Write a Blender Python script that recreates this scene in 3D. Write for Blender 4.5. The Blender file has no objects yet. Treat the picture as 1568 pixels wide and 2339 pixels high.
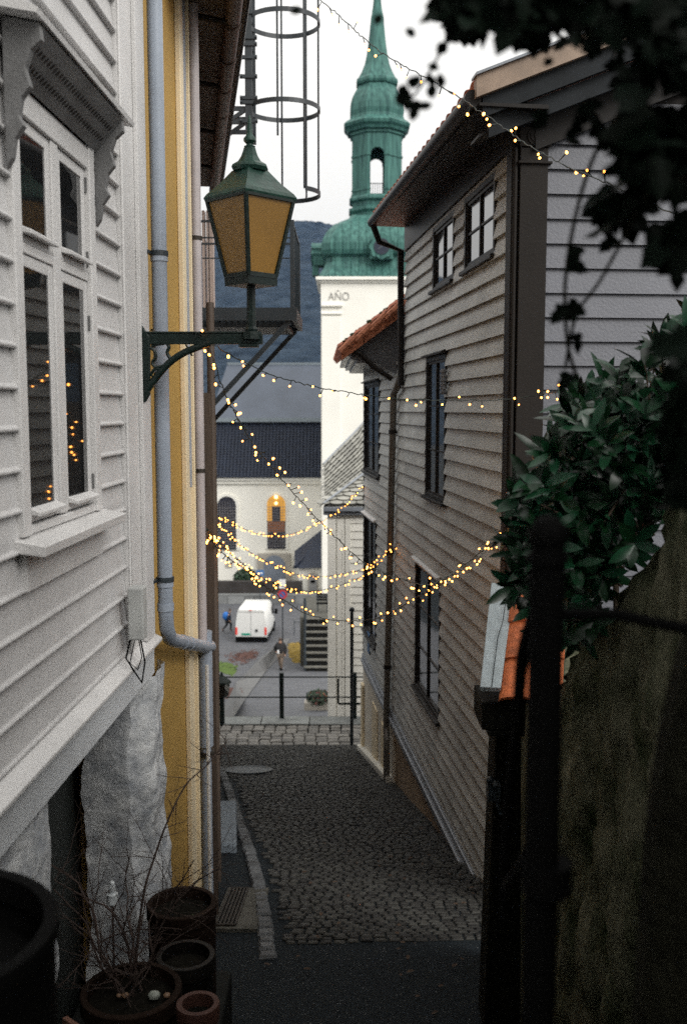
import bpy, bmesh, math, random
from mathutils import Vector, Matrix, noise
R_ = random.Random(7); JR = random.Random(70)
rad = math.radians
S = bpy.context.scene
COL = S.collection
# ------------------------------------------------------------------ camera model
F = 2273.0
TH = math.atan(234.0 / F)
CT, ST = math.cos(TH), math.sin(TH)
def ray(U, V):
    u = (U - 784) / F; v = (1169 - V) / F
    return Vector((u, CT + v * ST, -ST + v * CT))
def at(U, V, Y):
    r = ray(U, V); return r * (Y / r.y)
class Fr:
    """wall frame: P(s, n, z) - s along the wall, n out of it, z up"""
    def __init__(f, o, t, n): f.o, f.t, f.n = Vector(o), Vector(t).normalized(), Vector(n).normalized()
    def P(f, s, n, z): return f.o + f.t * s + f.n * n + Vector((0, 0, z))
    def hit(f, U, V, n=0):
        r = ray(U, V); o = f.o + f.n * n
        k = o.dot(f.n) / r.dot(f.n); p = r * k
        return ((p - f.o).dot(f.t), p.z)
WLD = Fr((0, 0, 0), (1, 0, 0), (0, 1, 0))       # P(x, y, z)
a_ = .0289
LW = Fr((-1.2, 0, 0), (a_, 1, 0), (1, -a_, 0))
b_ = .1024
RW = Fr((2.05, 0, 0), (-b_, 1, 0), (-1, -b_, 0))
def gz(y):
    if y < 2.3: return -2.33 - .21 * 2.3
    if y < 17.2: return -2.33 - .21 * y
    if y < 18.75: return -5.95
    if y < 18.8: return -6.9
    if y < 52: return -6.9 - .2108 * (y - 18.8)
    if y < 66: return -13.9 - .107 * (y - 52)
    return -15.4
def hitG(U, V, lift=0):
    r = ray(U, V); y = 3.0
    while y < 130:
        if r.z / r.y * y <= gz(y) + lift: return Vector((r.x / r.y * y, y, gz(y) + lift))
        y += .01
    return Vector((r.x / r.y * y, y, gz(y)))
# ------------------------------------------------------------------ materials
MATS = {}
def mat(name, col, rough=.6, var=.12, scale=3, bump=.0, bscale=40, metal=0, spec=.5, stretch=(1, 1, 1), island=0, col2=None, emit=None, estr=0, hue=0, ior=None):
    if name in MATS: return MATS[name]
    m = bpy.data.materials.new(name); m.use_nodes = True
    nt = m.node_tree; N = nt.nodes; L = nt.links
    b = N['Principled BSDF']
    b.inputs['Roughness'].default_value = rough; b.inputs['Metallic'].default_value = metal
    b.inputs['Specular IOR Level'].default_value = spec
    if ior: b.inputs['IOR'].default_value = ior
    tc = N.new('ShaderNodeTexCoord'); mp = N.new('ShaderNodeMapping'); mp.inputs['Scale'].default_value = stretch
    L.new(tc.outputs['Object'], mp.inputs['Vector'])
    nz = N.new('ShaderNodeTexNoise'); nz.inputs['Scale'].default_value = scale; nz.inputs['Detail'].default_value = 8; nz.inputs['Roughness'].default_value = .62
    L.new(mp.outputs['Vector'], nz.inputs['Vector'])
    rp = N.new('ShaderNodeValToRGB')
    c = Vector(col)
    if col2 is None: lo, hi = c * (1 - var), c * (1 + var)
    else: lo, hi = c, Vector(col2)
    rp.color_ramp.elements[0].position = .32; rp.color_ramp.elements[1].position = .68
    rp.color_ramp.elements[0].color = (*lo, 1); rp.color_ramp.elements[1].color = (*[min(x, 1) for x in hi], 1)
    L.new(nz.outputs['Fac'], rp.inputs['Fac'])
    out = rp.outputs['Color']
    if island:
        g = N.new('ShaderNodeNewGeometry'); mr = N.new('ShaderNodeMapRange')
        mr.inputs['To Min'].default_value = 1 - island; mr.inputs['To Max'].default_value = 1 + island
        L.new(g.outputs['Random Per Island'], mr.inputs['Value'])
        hs = N.new('ShaderNodeHueSaturation'); L.new(out, hs.inputs['Color']); L.new(mr.outputs['Result'], hs.inputs['Value'])
        if hue:
            m2 = N.new('ShaderNodeMapRange'); m2.inputs['To Min'].default_value = .5 - hue; m2.inputs['To Max'].default_value = .5 + hue
            L.new(g.outputs['Random Per Island'], m2.inputs['Value']); L.new(m2.outputs['Result'], hs.inputs['Hue'])
        out = hs.outputs['Color']
    L.new(out, b.inputs['Base Color'])
    if bump:
        n2 = N.new('ShaderNodeTexNoise'); n2.inputs['Scale'].default_value = bscale; n2.inputs['Detail'].default_value = 5
        L.new(mp.outputs['Vector'], n2.inputs['Vector'])
        bp = N.new('ShaderNodeBump'); bp.inputs['Strength'].default_value = bump; bp.inputs['Distance'].default_value = .02
        L.new(n2.outputs['Fac'], bp.inputs['Height']); L.new(bp.outputs['Normal'], b.inputs['Normal'])
    if emit:
        b.inputs['Emission Color'].default_value = (*emit, 1); b.inputs['Emission Strength'].default_value = estr
    MATS[name] = m; return m
def leafmat(name, col, rough=.3, isl=.5, hue=.02, trans=.15):
    m = mat(name, col, rough, .25, 6, island=isl, hue=hue)
    m.node_tree.nodes['Principled BSDF'].inputs['Transmission Weight'].default_value = 0
    return m
# ------------------------------------------------------------------ mesh builder
class MB:
    def __init__(s): s.v = []; s.f = []; s.mi = []; s.cur = 0
    def add(s, vs, fs):
        k = len(s.v); s.v += [Vector(p) for p in vs]; s.f += [tuple(i + k for i in f) for f in fs]; s.mi += [s.cur] * len(fs)
    def hexa(s, p):   # 8 points: bottom 4 ccw, top 4
        s.add(p, [(3, 2, 1, 0), (4, 5, 6, 7), (0, 1, 5, 4), (1, 2, 6, 5), (2, 3, 7, 6), (3, 0, 4, 7)])
    def box(s, a0, a1, b0, b1, c0, c1, fr=WLD):
        P = fr.P
        s.hexa([P(a0, b0, c0), P(a1, b0, c0), P(a1, b1, c0), P(a0, b1, c0), P(a0, b0, c1), P(a1, b0, c1), P(a1, b1, c1), P(a0, b1, c1)])
    def beam(s, p, q, w, h, up=(0, 0, 1)):
        p, q = Vector(p), Vector(q); d = (q - p).normalized(); x = d.cross(Vector(up)).normalized()
        if x.length < .1: x = Vector((1, 0, 0))
        y = x.cross(d).normalized(); x = x * w / 2; y = y * h / 2
        s.hexa([p - x - y, p + x - y, q + x - y, q - x - y, p - x + y, p + x + y, q + x + y, q - x + y])
    def tube(s, pts, r, seg=10, cap=True):
        pts = [Vector(p) for p in pts]; n = len(pts); rr = r if isinstance(r, (list, tuple)) else [r] * n
        k = len(s.v); ref = None
        for i in range(n):
            d = (pts[min(i + 1, n - 1)] - pts[max(i - 1, 0)])
            if d.length < 1e-9: d = Vector((0, 0, 1))
            d.normalize()
            if ref is None or abs(ref.dot(d)) > .97:
                ref = Vector((0, 0, 1)) if abs(d.z) < .9 else Vector((1, 0, 0))
            x = d.cross(ref).normalized(); y = d.cross(x).normalized(); ref = -y if abs(y.dot(ref)) > .2 else ref
            y = x.cross(d).normalized(); ref = y
            for j in range(seg):
                a = 2 * math.pi * j / seg
                s.v.append(pts[i] + x * math.cos(a) * rr[i] + y * math.sin(a) * rr[i])
        for i in range(n - 1):
            for j in range(seg):
                s.f.append((k + i * seg + j, k + i * seg + (j + 1) % seg, k + (i + 1) * seg + (j + 1) % seg, k + (i + 1) * seg + j)); s.mi.append(s.cur)
        if cap:
            s.f.append(tuple(k + j for j in range(seg))); s.f.append(tuple(k + (n - 1) * seg + j for j in reversed(range(seg)))); s.mi += [s.cur] * 2
    def lathe(s, prof, c, seg=24, ph=0, cap=True, sx=1, sy=1, chamf=None):
        """prof: list of (r, z); chamf gives a square plan with cut corners"""
        c = Vector(c); k = len(s.v)
        if chamf is not None:
            q = 1 - chamf; ring = [(-q, -1), (q, -1), (1, -q), (1, q), (q, 1), (-q, 1), (-1, q), (-1, -q)]
        else: ring = [(math.cos(ph + 2 * math.pi * j / seg), math.sin(ph + 2 * math.pi * j / seg)) for j in range(seg)]
        m = len(ring)
        for r, z in prof:
            for x, y in ring: s.v.append(c + Vector((x * r * sx, y * r * sy, z)))
        for i in range(len(prof) - 1):
            for j in range(m):
                s.f.append((k + i * m + j, k + i * m + (j + 1) % m, k + (i + 1) * m + (j + 1) % m, k + (i + 1) * m + j)); s.mi.append(s.cur)
        if cap:
            s.f.append(tuple(k + j for j in reversed(range(m)))); s.f.append(tuple(k + (len(prof) - 1) * m + j for j in range(m))); s.mi += [s.cur] * 2
    def prism(s, poly, d):   # poly: list of Vectors (planar), extruded by vector d
        n = len(poly); d = Vector(d); poly = [Vector(p) for p in poly]
        s.add(poly + [p + d for p in poly], [tuple(reversed(range(n))), tuple(range(n, 2 * n))] + [(i, (i + 1) % n, n + (i + 1) % n, n + i) for i in range(n)])
    def sph(s, c, r, seg=8, rings=6, sz=1):
        s.lathe([(max(r * math.sin(math.pi * i / rings), 1e-4), -r * sz * math.cos(math.pi * i / rings)) for i in range(rings + 1)], c, seg, cap=False)
    def grid(s, fn, nu, nv):
        k = len(s.v)
        for i in range(nu + 1):
            for j in range(nv + 1): s.v.append(Vector(fn(i / nu, j / nv)))
        for i in range(nu):
            for j in range(nv):
                a = k + i * (nv + 1) + j; s.f.append((a, a + nv + 1, a + nv + 2, a + 1)); s.mi.append(s.cur)
    def build(s, name, m, parent=None, smooth=False, bevel=0, recalc=True, origin=None):
        c = Vector(origin) if origin is not None else (sum((v for v in s.v), Vector()) / len(s.v) if parent is not None else Vector((sum(v.x for v in s.v) / len(s.v), sum(v.y for v in s.v) / len(s.v), min(v.z for v in s.v))))
        me = bpy.data.meshes.new(name); me.from_pydata([v - c for v in s.v], [], s.f)
        ms = m if isinstance(m, (list, tuple)) else [m]
        for x in ms: me.materials.append(x)
        for p, i in zip(me.polygons, s.mi): p.material_index = i
        if recalc:
            bm = bmesh.new(); bm.from_mesh(me); bmesh.ops.recalc_face_normals(bm, faces=bm.faces); bm.to_mesh(me); bm.free()
        if smooth:
            for p in me.polygons: p.use_smooth = True
            me.set_sharp_from_angle(angle=rad(40))
        o = bpy.data.objects.new(name, me); COL.objects.link(o)
        o['_c'] = list(c)
        if parent is not None:
            o.parent = parent; o.location = c - Vector(parent['_c'])
        else: o.location = c
        if bevel:
            b = o.modifiers.new('bevel', 'BEVEL'); b.width = bevel; b.segments = 2; b.limit_method = 'ANGLE'
        return o
def thing(name, label, cat, loc, group=None):
    o = bpy.data.objects.new(name, None); COL.objects.link(o); o.location = loc; o.empty_display_size = .1
    o['_c'] = list(loc); o['label'] = label; o['category'] = cat
    if group: o['group'] = group
    return o
def tag(o, label, cat=None, group=None, kind=None):
    o['label'] = label
    if cat: o['category'] = cat
    if group: o['group'] = group
    if kind: o['kind'] = kind
    return o
def dupmesh(src, parent, loc, rot=None):
    c = src.copy(); COL.objects.link(c); c.parent = parent; c.location = Vector(loc) - Vector(parent['_c'])
    if rot: c.rotation_euler = rot
    c['_c'] = list(loc); return c
def clap(mb, fr, s0, s1, z0, z1, sp, ph, holes=(), bead=0, prot=.02, jit=.0, top=None, joints=0):
    """clapboards; ph = z of one board edge; holes = (s0,s1,z0,z1); top(z) -> (s0,s1) limits"""
    k0 = math.floor((z0 - ph) / sp); z = ph + k0 * sp
    while z < z1:
        a, b = z, z + sp
        cuts = sorted({max(a, z0), min(b, z1)} | {h[i] for h in holes for i in (2, 3) if max(a, z0) < h[i] < min(b, z1)})
        dj = (R_.random() - .5) * jit
        for c0, c1 in zip(cuts, cuts[1:]):
            if c1 - c0 < 1e-4: continue
            zm = (c0 + c1) / 2
            lim = top(zm) if top else (s0, s1)
            iv = [lim]
            for h in holes:
                if h[2] <= zm <= h[3]:
                    nv = []
                    for p, q in iv:
                        if h[1] <= p or h[0] >= q: nv.append((p, q)); continue
                        if p < h[0]: nv.append((p, h[0]))
                        if h[1] < q: nv.append((h[1], q))
                    iv = nv
            if joints:
                js = [s0 + (s1 - s0) * JR.random() for _ in range(1 if JR.random() < joints else 0)] if abs(c0 - a) < 1e-5 or c0 == cuts[0] else []
                iv = [w for p, q in iv for w in ([(p, js[0] - .002), (js[0] + .002, q)] if js and p + .1 < js[0] < q - .1 else [(p, q)])]
            for p, q in iv:
                if q - p < .005: continue
                n0 = prot * (1 - (c0 - a) / sp) + .002; n1 = prot * (1 - (c1 - a) / sp) + .002
                if abs(c0 - a) < 1e-5:
                    if bead:
                        r = bead; e = a - .006 + dj
                        pr = [(-.012, e), (prot + .002, e)] + [(prot + .002 + r * .8 * math.sin(t * math.pi / 5), e + r - r * math.cos(t * math.pi / 5)) for t in range(1, 5)] + [(prot - .001, e + 2 * r), (prot - .004, e + 2 * r + .006), (n1, c1), (-.012, c1)]
                    else: pr = [(-.012, a - .008 + dj), (n0, a - .008 + dj), (n1, c1), (-.012, c1)]
                else: pr = [(-.012, c0), (n0, c0), (n1, c1), (-.012, c1)]
                m = len(pr)
                mb.add([fr.P(p, n, zz) for n, zz in pr] + [fr.P(q, n, zz) for n, zz in pr],
                       [(i, (i + 1) % m, m + (i + 1) % m, m + i) for i in range(m)] + [tuple(range(m)), tuple(reversed(range(m, 2 * m)))])
        z += sp
def window(fr, root, s0, s1, z0, z1, cols, rows, m_f, m_g, cas=.09, proj=.05, bar=.014, rec=.03, cap=None, stile=.028):
    """casing outside s0..s1/z0..z1 measured at the outer edge of the casing"""
    mb = MB()
    mb.box(s0, s0 + cas, -.03, proj, z0, z1, fr); mb.box(s1 - cas, s1, -.03, proj, z0, z1, fr)
    mb.box(s0 + cas, s1 - cas, -.03, proj - .003, z1 - cas, z1, fr); mb.box(s0 + cas, s1 - cas, -.03, proj - .003, z0, z0 + cas * .7, fr)
    w = mb.build('window', m_f, root, bevel=.004)
    a, b, c, d = s0 + cas, s1 - cas, z0 + cas * .7, z1 - cas
    mb = MB()
    mb.box(a, a + stile, -.04, .012, c, d, fr); mb.box(b - stile, b, -.04, .012, c, d, fr)
    mb.box(a + stile, b - stile, -.04, .010, c, c + stile, fr); mb.box(a + stile, b - stile, -.04, .010, d - stile, d, fr)
    for i in range(1, cols):
        s = a + (b - a) * i / cols; mb.box(s - bar, s + bar, -.038, .014, c + stile, d - stile, fr)
    for j in range(1, rows):
        z = c + (d - c) * j / rows
        for i in range(cols):
            x0 = a + (b - a) * i / cols + (bar if i else stile); x1 = a + (b - a) * (i + 1) / cols - (bar if i < cols - 1 else stile)
            mb.box(x0, x1, -.036, .008, z - bar * .6, z + bar * .6, fr)
    mb.build('frame', m_f, w)
    mb = MB(); mb.box(a + .01, b - .01, -.012, -.004, c + .01, d - .01, fr); mb.build('pane', m_g, w)
    mb = MB(); mb.box(s0 - .03, s1 + .03, 0, proj + .04, z0 - .035, z0 - .001, fr); mb.build('sill', m_f, w, bevel=.004)
    if cap:
        mb = MB(); mb.hexa([fr.P(s0 - .04, 0, z1 + .002), fr.P(s1 + .04, 0, z1 + .002), fr.P(s1 + .04, proj + .05, z1 + .002), fr.P(s0 - .04, proj + .05, z1 + .002), fr.P(s0 - .04, 0, z1 + .05), fr.P(s1 + .04, 0, z1 + .05), fr.P(s1 + .04, proj + .05, z1 + .02), fr.P(s0 - .04, proj + .05, z1 + .02)])
        mb.build('drip_cap', cap, w)
    return w
# palette
M_white = mat('white_paint', (.52, .513, .51), .45, .11, 2.2, .2, 60, stretch=(1, 1, .6))
M_white2 = mat('white_paint_trim', (.59, .582, .575), .4, .08, 3, .15, 80)
M_plaster = mat('lime_plaster', (.26, .28, .31), .85, col2=(.72, .73, .73), scale=9, bump=.6, bscale=18)
M_yellow = mat('ochre_plaster', (.40, .245, .06), .8, .12, 1.5, .25, 50)
M_cream = mat('cream_trim', (.74, .62, .42), .6, .08, 2)
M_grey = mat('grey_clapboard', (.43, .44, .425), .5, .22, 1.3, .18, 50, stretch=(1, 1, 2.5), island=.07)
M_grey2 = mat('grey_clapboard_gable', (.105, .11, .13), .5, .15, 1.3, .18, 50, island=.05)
M_post = mat('brown_grey_trim', (.022, .019, .017), .5, .12, 3, .1, 60, spec=.12)
M_dark = mat('black_brown_trim', (.022, .02, .019), .45, .2, 3, spec=.15)
M_glass = mat('dark_glass', (.012, .013, .014), .03, .05, 2, spec=.8, ior=1.6)
M_glass2 = mat('reflective_glass', (.03, .032, .035), .04, .05, 2, spec=1, ior=2.4)
M_pipe = mat('grey_pipe_paint', (.30, .34, .40), .35, .10, 4)
M_pipe2 = mat('brown_pipe_paint', (.13, .12, .105), .4, .12, 4)
M_iron = mat('green_black_iron', (.006, .014, .012), .4, .3, 12, .15, 60, spec=.3)
M_iron2 = mat('grey_iron', (.024, .032, .038), .45, .2, 8)
M_copper = mat('green_copper', (.008, .050, .048), .55, .3, .9, .15, 8, stretch=(5, 5, .45), col2=(.075, .205, .175), spec=.3)
M_lampglass = mat('amber_frosted_glass', (.24, .125, .022), .4, .12, 3)
M_church = mat('church_render', (.88, .86, .79), .85, .04, .4, .1, 5)
M_black = mat('black_rubber', (.004, .004, .004), .75, .1, 5, spec=.05)
# ================================================================= SETTING
M_asph = mat('asphalt', (.012, .017, .021), .7, .6, 60, .6, 220, spec=.12)
M_sett = mat('granite_setts', (.026, .0255, .023), .55, .3, 9, .5, 90, island=.6, hue=.03, spec=.3)
M_sett2 = mat('light_setts', (.17, .16, .145), .6, .2, 9, .4, 90, island=.4)
M_conc = mat('worn_concrete', (.085, .083, .072), .85, .35, 9, .6, 70, spec=.2)
M_flag = mat('flagstone', (.17, .18, .175), .7, .3, 4, .4, 60, island=.3)
ys = [-14, 2.3, 2.31, 6, 6.6, 9, 12, 15, 17.19, 17.2, 18.75, 18.8, 24, 30, 40, 52, 66, 90, 130]
xs = [-120, -30, -8, -4, -2, 0, 2, 4, 8, 30, 120]
mb = MB(); mb.add([(x, y, gz(y) if y > 2.3 else gz(2.31)) for y in ys for x in xs], [(j * 11 + i, j * 11 + i + 1, (j + 1) * 11 + i + 1, (j + 1) * 11 + i) for j in range(len(ys) - 1) for i in range(10)])
tag(mb.build('ground', M_asph, recalc=False), 'dark asphalt surface sloping down through the lane to the lower street', kind='structure')
mb = MB(); mb.add([(-3000, 90, -15.9), (3000, 90, -15.9), (3000, 6000, -15.9), (-3000, 6000, -15.9)], [(0, 1, 2, 3)])
tag(mb.build('far_ground', M_asph, recalc=False), 'flat dark ground beyond the church', kind='structure')
# terrace under the camera
mb = MB(); mb.box(-1.15, 1.5, -6, 1.95, -2.8, -1.6)
tag(mb.build('terrace', M_conc), 'dark concrete terrace at the top of the steps', kind='structure')
# kerb line of setts, from the photograph's curve
kc = [hitG(*p) for p in ((503, 1757), (520, 1800), (546, 1880), (571, 1950), (590, 2020), (603, 2100), (612, 2195))]
kc = [kc[0] + Vector((-.5, 1.2, 0))] + kc
def kerbx(y):
    for p, q in zip(kc, kc[1:]):
        if q.y <= y <= p.y: return p.x + (q.x - p.x) * (p.y - y) / (p.y - q.y)
    return kc[-1].x if y < kc[-1].y else kc[0].x
def sett(mb, x, y, w, l, h, j=.008, rot=0):
    z = gz(y); sl = -.21 if 2.3 < y < 17.2 else 0
    a = rot + R_.uniform(-.04, .04); ca, sa = math.cos(a), math.sin(a)
    hw, hl = w / 2 * R_.uniform(.86, 1), l / 2 * R_.uniform(.84, 1); dz = R_.uniform(-j, j); tx, ty = R_.uniform(-.05, .05), R_.uniform(-.06, .06)
    ps = []
    for k, (g, zz) in enumerate(((1, -.03), (1, h * .45), (.74, h))):
        for u, v in ((-1, -1), (1, -1), (1, 1), (-1, 1)):
            px, py = u * hw * g, v * hl * g
            X, Y = px * ca - py * sa, px * sa + py * ca
            ps.append((x + X, y + Y, z + Y * sl + zz + dz + (tx * X + ty * Y if k else 0)))
    mb.add(ps, [(0, 1, 5, 4), (1, 2, 6, 5), (2, 3, 7, 6), (3, 0, 4, 7), (4, 5, 9, 8), (5, 6, 10, 9), (6, 7, 11, 10), (7, 4, 8, 11), (8, 9, 10, 11)])
mb = MB(); y = 6.66
while y < 17.1:
    l = .064; x = kerbx(y) + .1 if y < 13.6 else -3.4
    x += R_.uniform(0, .1)
    while x < 2.05 - b_ * y + .1:
        w = R_.uniform(.075, .105); sett(mb, x + w / 2, y + .05 * math.sin(x * 1.7) + .01 * math.sin(x * 9), w - .006, l - .004, .016, .006); x += w
    y += l + .004
tag(mb.build('cobbled_lane', M_sett, recalc=False), 'dark granite setts laid in rows down the sloping lane', kind='structure')
mb = MB(); y = 17.25
while y < 18.2:
    x = -3.4 + R_.uniform(0, .1)
    while x < .6: sett(mb, x + .1, y, .20, .15, .025); x += .205
    y += .158
tag(mb.build('light_setts', M_sett2, recalc=False), 'band of pale square setts across the foot of the lane', kind='structure')
mb = MB(); x = -3.4
while x < .5:
    w = R_.uniform(.7, 1.1); mb.box(x, x + w - .02, 18.26, 18.73, -5.96, -5.9 + R_.uniform(-.005, .01)); x += w
tag(mb.build('flagstones', M_flag, bevel=.01), 'grey stone slabs under the railing at the foot of the lane', kind='structure')
mb = MB(); mb.box(-6, .5, 18.752, 18.95, -7.4, -5.965)
tag(mb.build('retaining_edge', M_conc), 'concrete edge below the stone slabs', kind='structure')
M_kerb = mat('kerb_granite', (.070, .075, .080), .6, .3, 9, .4, 90, island=.45)
mb = MB()
for p, q in zip(kc, kc[1:]):
    n = max(1, int((q - p).length / .135))
    for i in range(n):
        c = p.lerp(q, (i + .5) / n); d = q - p
        sett(mb, c.x, c.y, .125, .12, .04, .012, rot=math.atan2(d.y, d.x) + math.pi / 2)
tag(mb.build('kerb_strip', M_kerb, recalc=False), 'curved line of paler kerb stones along the left of the lane', kind='structure')
# lower street and its details
M_str = mat('street_asphalt', (.075, .078, .088), .7, .25, 1.5, .3, 60)
M_str2 = mat('pale_pavement', (.12, .12, .12), .8, .2, 1.5, .2, 40)
def sheet(name, pts, m, lab, lift=.02, kind='structure'):
    """ground patch laid on the terrain: pts are pixel corners"""
    P = [hitG(U, V) for U, V in pts]; mb = MB(); mb.add([p + Vector((0, 0, lift)) for p in P], [tuple(range(len(P)))])
    return tag(mb.build(name, m, recalc=False), lab, kind=kind)
mb = MB(); yy = [18.96, 24, 30, 40, 51.99, 52, 66, 79]
mb.add([(x, y, gz(y) + .02) for y in yy for x in (-16, 3)], [(2 * i, 2 * i + 1, 2 * i + 3, 2 * i + 2) for i in range(len(yy) - 1)])
tag(mb.build('street', M_str, recalc=False), 'grey street surface running down to the church', kind='structure')
sheet('pavement', [(500, 1640), (540, 1560), (600, 1500), (650, 1460), (662, 1460), (640, 1500), (610, 1530), (560, 1600), (530, 1648)], M_str2, 'paler pavement edge along the lower street', .05)
M_moss = mat('grass', (.06, .10, .015), .9, .5, 3, .5, 30)
M_moss2 = mat('yellow_grass', (.24, .16, .025), .9, .4, 3, .5, 30)
M_fallen = mat('fallen_leaves', (.075, .032, .024), .9, .5, 8, .5, 30)
def scatter(name, pts, m, lab, n, sz):
    P = [hitG(U, V) for U, V in pts]; mb = MB()
    for i in range(n):
        w = [R_.random() ** 1.3 for _ in P]; t = sum(w); p = Vector()
        for q, k in zip(P, w): p += q * (k / t)
        p.z = gz(p.y) + .03 + R_.random() * sz * .2; a = R_.uniform(0, 6.28); e = Vector((math.cos(a), math.sin(a), R_.uniform(-.2, .2))) * sz; f = Vector((-math.sin(a), math.cos(a), R_.uniform(-.2, .4))) * sz * .6
        mb.add([p - e, p + f, p + e, p - f], [(0, 1, 2, 3)])
    return tag(mb.build(name, m, recalc=False), lab, kind='stuff')
scatter('grass', [(500, 1535), (500, 1510), (545, 1520), (530, 1545)], M_moss, 'small patch of green grass beside the lower street', 1500, .12)
scatter('grass', [(655, 1470), (695, 1465), (695, 1515), (665, 1515)], M_moss2, 'yellowish mossy bank beside the outdoor stairs', 1800, .14)
scatter('fallen_leaves', [(500, 1495), (590, 1480), (600, 1500), (540, 1530)], M_fallen, 'reddish fallen leaves along the kerb', 420, .12)
scatter('fallen_leaves', [(505, 1570), (560, 1575), (545, 1598), (505, 1598)], M_fallen, 'reddish leaf litter by the railing', 700, .1)
# drain, manhole, slab
o = thing('drain_grate', 'rusty iron drain grate set in a worn concrete square beside the kerb stones', 'drain', hitG(545, 2080))
p = hitG(548, 2080)
def lay(mb, x0, x1, y0, y1, h0, h1):
    mb.hexa([(x0, y0, gz(y0) + h0), (x1, y0, gz(y0) + h0), (x1, y1, gz(y1) + h0), (x0, y1, gz(y1) + h0), (x0, y0, gz(y0) + h1), (x1, y0, gz(y0) + h1), (x1, y1, gz(y1) + h1), (x0, y1, gz(y1) + h1)])
g0, g1, g2, g3 = hitG(497, 2130), hitG(588, 2130), hitG(497, 2035), hitG(583, 2035)
mb = MB(); lay(mb, g0.x - .05, g1.x, g0.y, g2.y, -.02, .03); mb.build('surround', M_conc, o)
M_rust = mat('rusty_iron', (.022, .017, .012), .7, .4, 10, .3, 50)
mb = MB(); xa = g0.x - .02; xb = g0.x + .12
for i in range(6): x = xa + (xb - xa) * i / 5; lay(mb, x - .008, x + .008, g0.y + .07, g2.y - .06, .03, .045)
lay(mb, xa, xb, g0.y + .05, g0.y + .07, .03, .047); lay(mb, xa, xb, g2.y - .06, g2.y - .04, .03, .047); mb.build('grate', M_rust, o)
mb = MB(); lay(mb, xa, xb, g0.y + .07, g2.y - .06, .0305, .033); mb.build('opening', M_black, o)
p = hitG(567, 1762); mb = MB(); mb.lathe([(.36, -.02), (.36, .035), (.30, .037), (.29, .03), (.02, .032)], (0, 0, 0), 28)
mb.v = [Vector((v.x + p.x, v.y + p.y, v.z + gz(v.y + p.y))) for v in mb.v]
tag(mb.build('manhole_cover', M_iron2), 'round dark manhole cover in the cobbles at the foot of the lane', 'manhole cover')
# hills
def hz(x, y):
    prof = [(-1400, 150), (-500, 195), (-230, 232), (-195, 248), (-120, 266), (-55, 272), (-10, 268), (10, 262), (60, 240), (200, 205), (500, 150), (1400, 90)]
    X = x * 1500 / y; h = 0
    for (x0, h0), (x1, h1) in zip(prof, prof[1:]):
        if x0 <= X <= x1: h = h0 + (h1 - h0) * (X - x0) / (x1 - x0)
    t = (y - 420) / 1080; t = max(0, min(1, t)); t = t * t * (3 - 2 * t) * .35 + t * .65
    return -18 + (h + 18) * t + 9 * noise.fractal(Vector((x / 90, y / 90, 0)), 1, 2, 5) * (.25 + t) * (1 if t < .95 else .45) + R_.uniform(-2.2, 2.2) * t
mb = MB(); mb.grid(lambda u, v: (lambda x, y: (x, y, hz(x, y)))((u - .5) * 1500, 420 + v * 1150), 300, 150)
M_forest = mat('forested_hillside', (.003, .010, .020), .95, .5, .06, .0, col2=(.030, .046, .066), spec=.1)  # part of the distance haze is put into this blue forest tone
tag(mb.build('hills', M_forest, recalc=False, smooth=False), 'dark blue wooded hillside behind the church', kind='structure')

# ================================================================= LEFT WHITE HOUSE
hl = LW.hit
lh = thing('clapboard_house', 'white clapboard house filling the left side, with a lantern bracket on its corner board', 'house', LW.P(3, 0, -3.2))
mb = MB(); holes = [(3.38, 4.25, -.43, 1.10)]
clap(mb, LW, -6, 4.735, -1.185, 4.2, .1372, -.067, holes + [(.9, 2.2, -.43, 1.1)], bead=.008, prot=.020)
mb.build('wall', M_white, lh)
mb = MB(); mb.box(-6, 5.1, -2.5, -.035, -1.2, 4.2, LW) ; mb.v = mb.v
mb = MB()  # backing behind the boards, with window recess
for s0, s1, z0, z1 in ((-6, .95, -1.2, 4.3), (2.15, 3.42, -1.2, 4.3), (4.21, 5.1, -1.2, 4.3), (3.42, 4.21, -1.2, -.40), (3.42, 4.21, 1.06, 4.3), (.95, 2.15, -1.2, -.4), (.95, 2.15, 1.06, 4.3)):
    mb.box(s0, s1, -.14, -.02, z0, z1, LW)
mb.box(-6, 5.1, -3.4, -3.3, -3.6, 4.3, LW); mb.box(-6, -5.9, -3.3, -.14, -1.2, 4.3, LW); mb.box(-5.9, 5.0, -3.3, -.14, -1.3, -1.2, LW); mb.box(5.0, 5.1, -3.3, -.14, -1.2, 4.3, LW)
mb.build('wall_core', M_dark, lh)
mb = MB()
mb.box(4.74, 5.02, -.02, .034, -1.18, 4.3, LW); mb.box(5.0, 5.18, .0345, .056, -1.18, 4.3, LW); mb.box(5.021, 5.18, -.1, .034, -1.18, 4.3, LW)
mb.tube([LW.P(4.745, .036, -1.18), LW.P(4.745, .036, 4.3)], .008, 8)
mb.build('corner_board', M_white2, lh, bevel=.006)
mb = MB()  # sill beam with drip cap
mb.hexa([LW.P(-6, -.1, -1.4), LW.P(5.2, -.1, -1.4), LW.P(5.2, .045, -1.4), LW.P(-6, .045, -1.4), LW.P(-6, -.1, -1.215), LW.P(5.2, -.1, -1.215), LW.P(5.2, .045, -1.215), LW.P(-6, .045, -1.215)])
mb.build('sill_beam', mat('beam_paint', (.62, .64, .66), .45, .08, 3, .15, 60), lh, bevel=.008)
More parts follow.
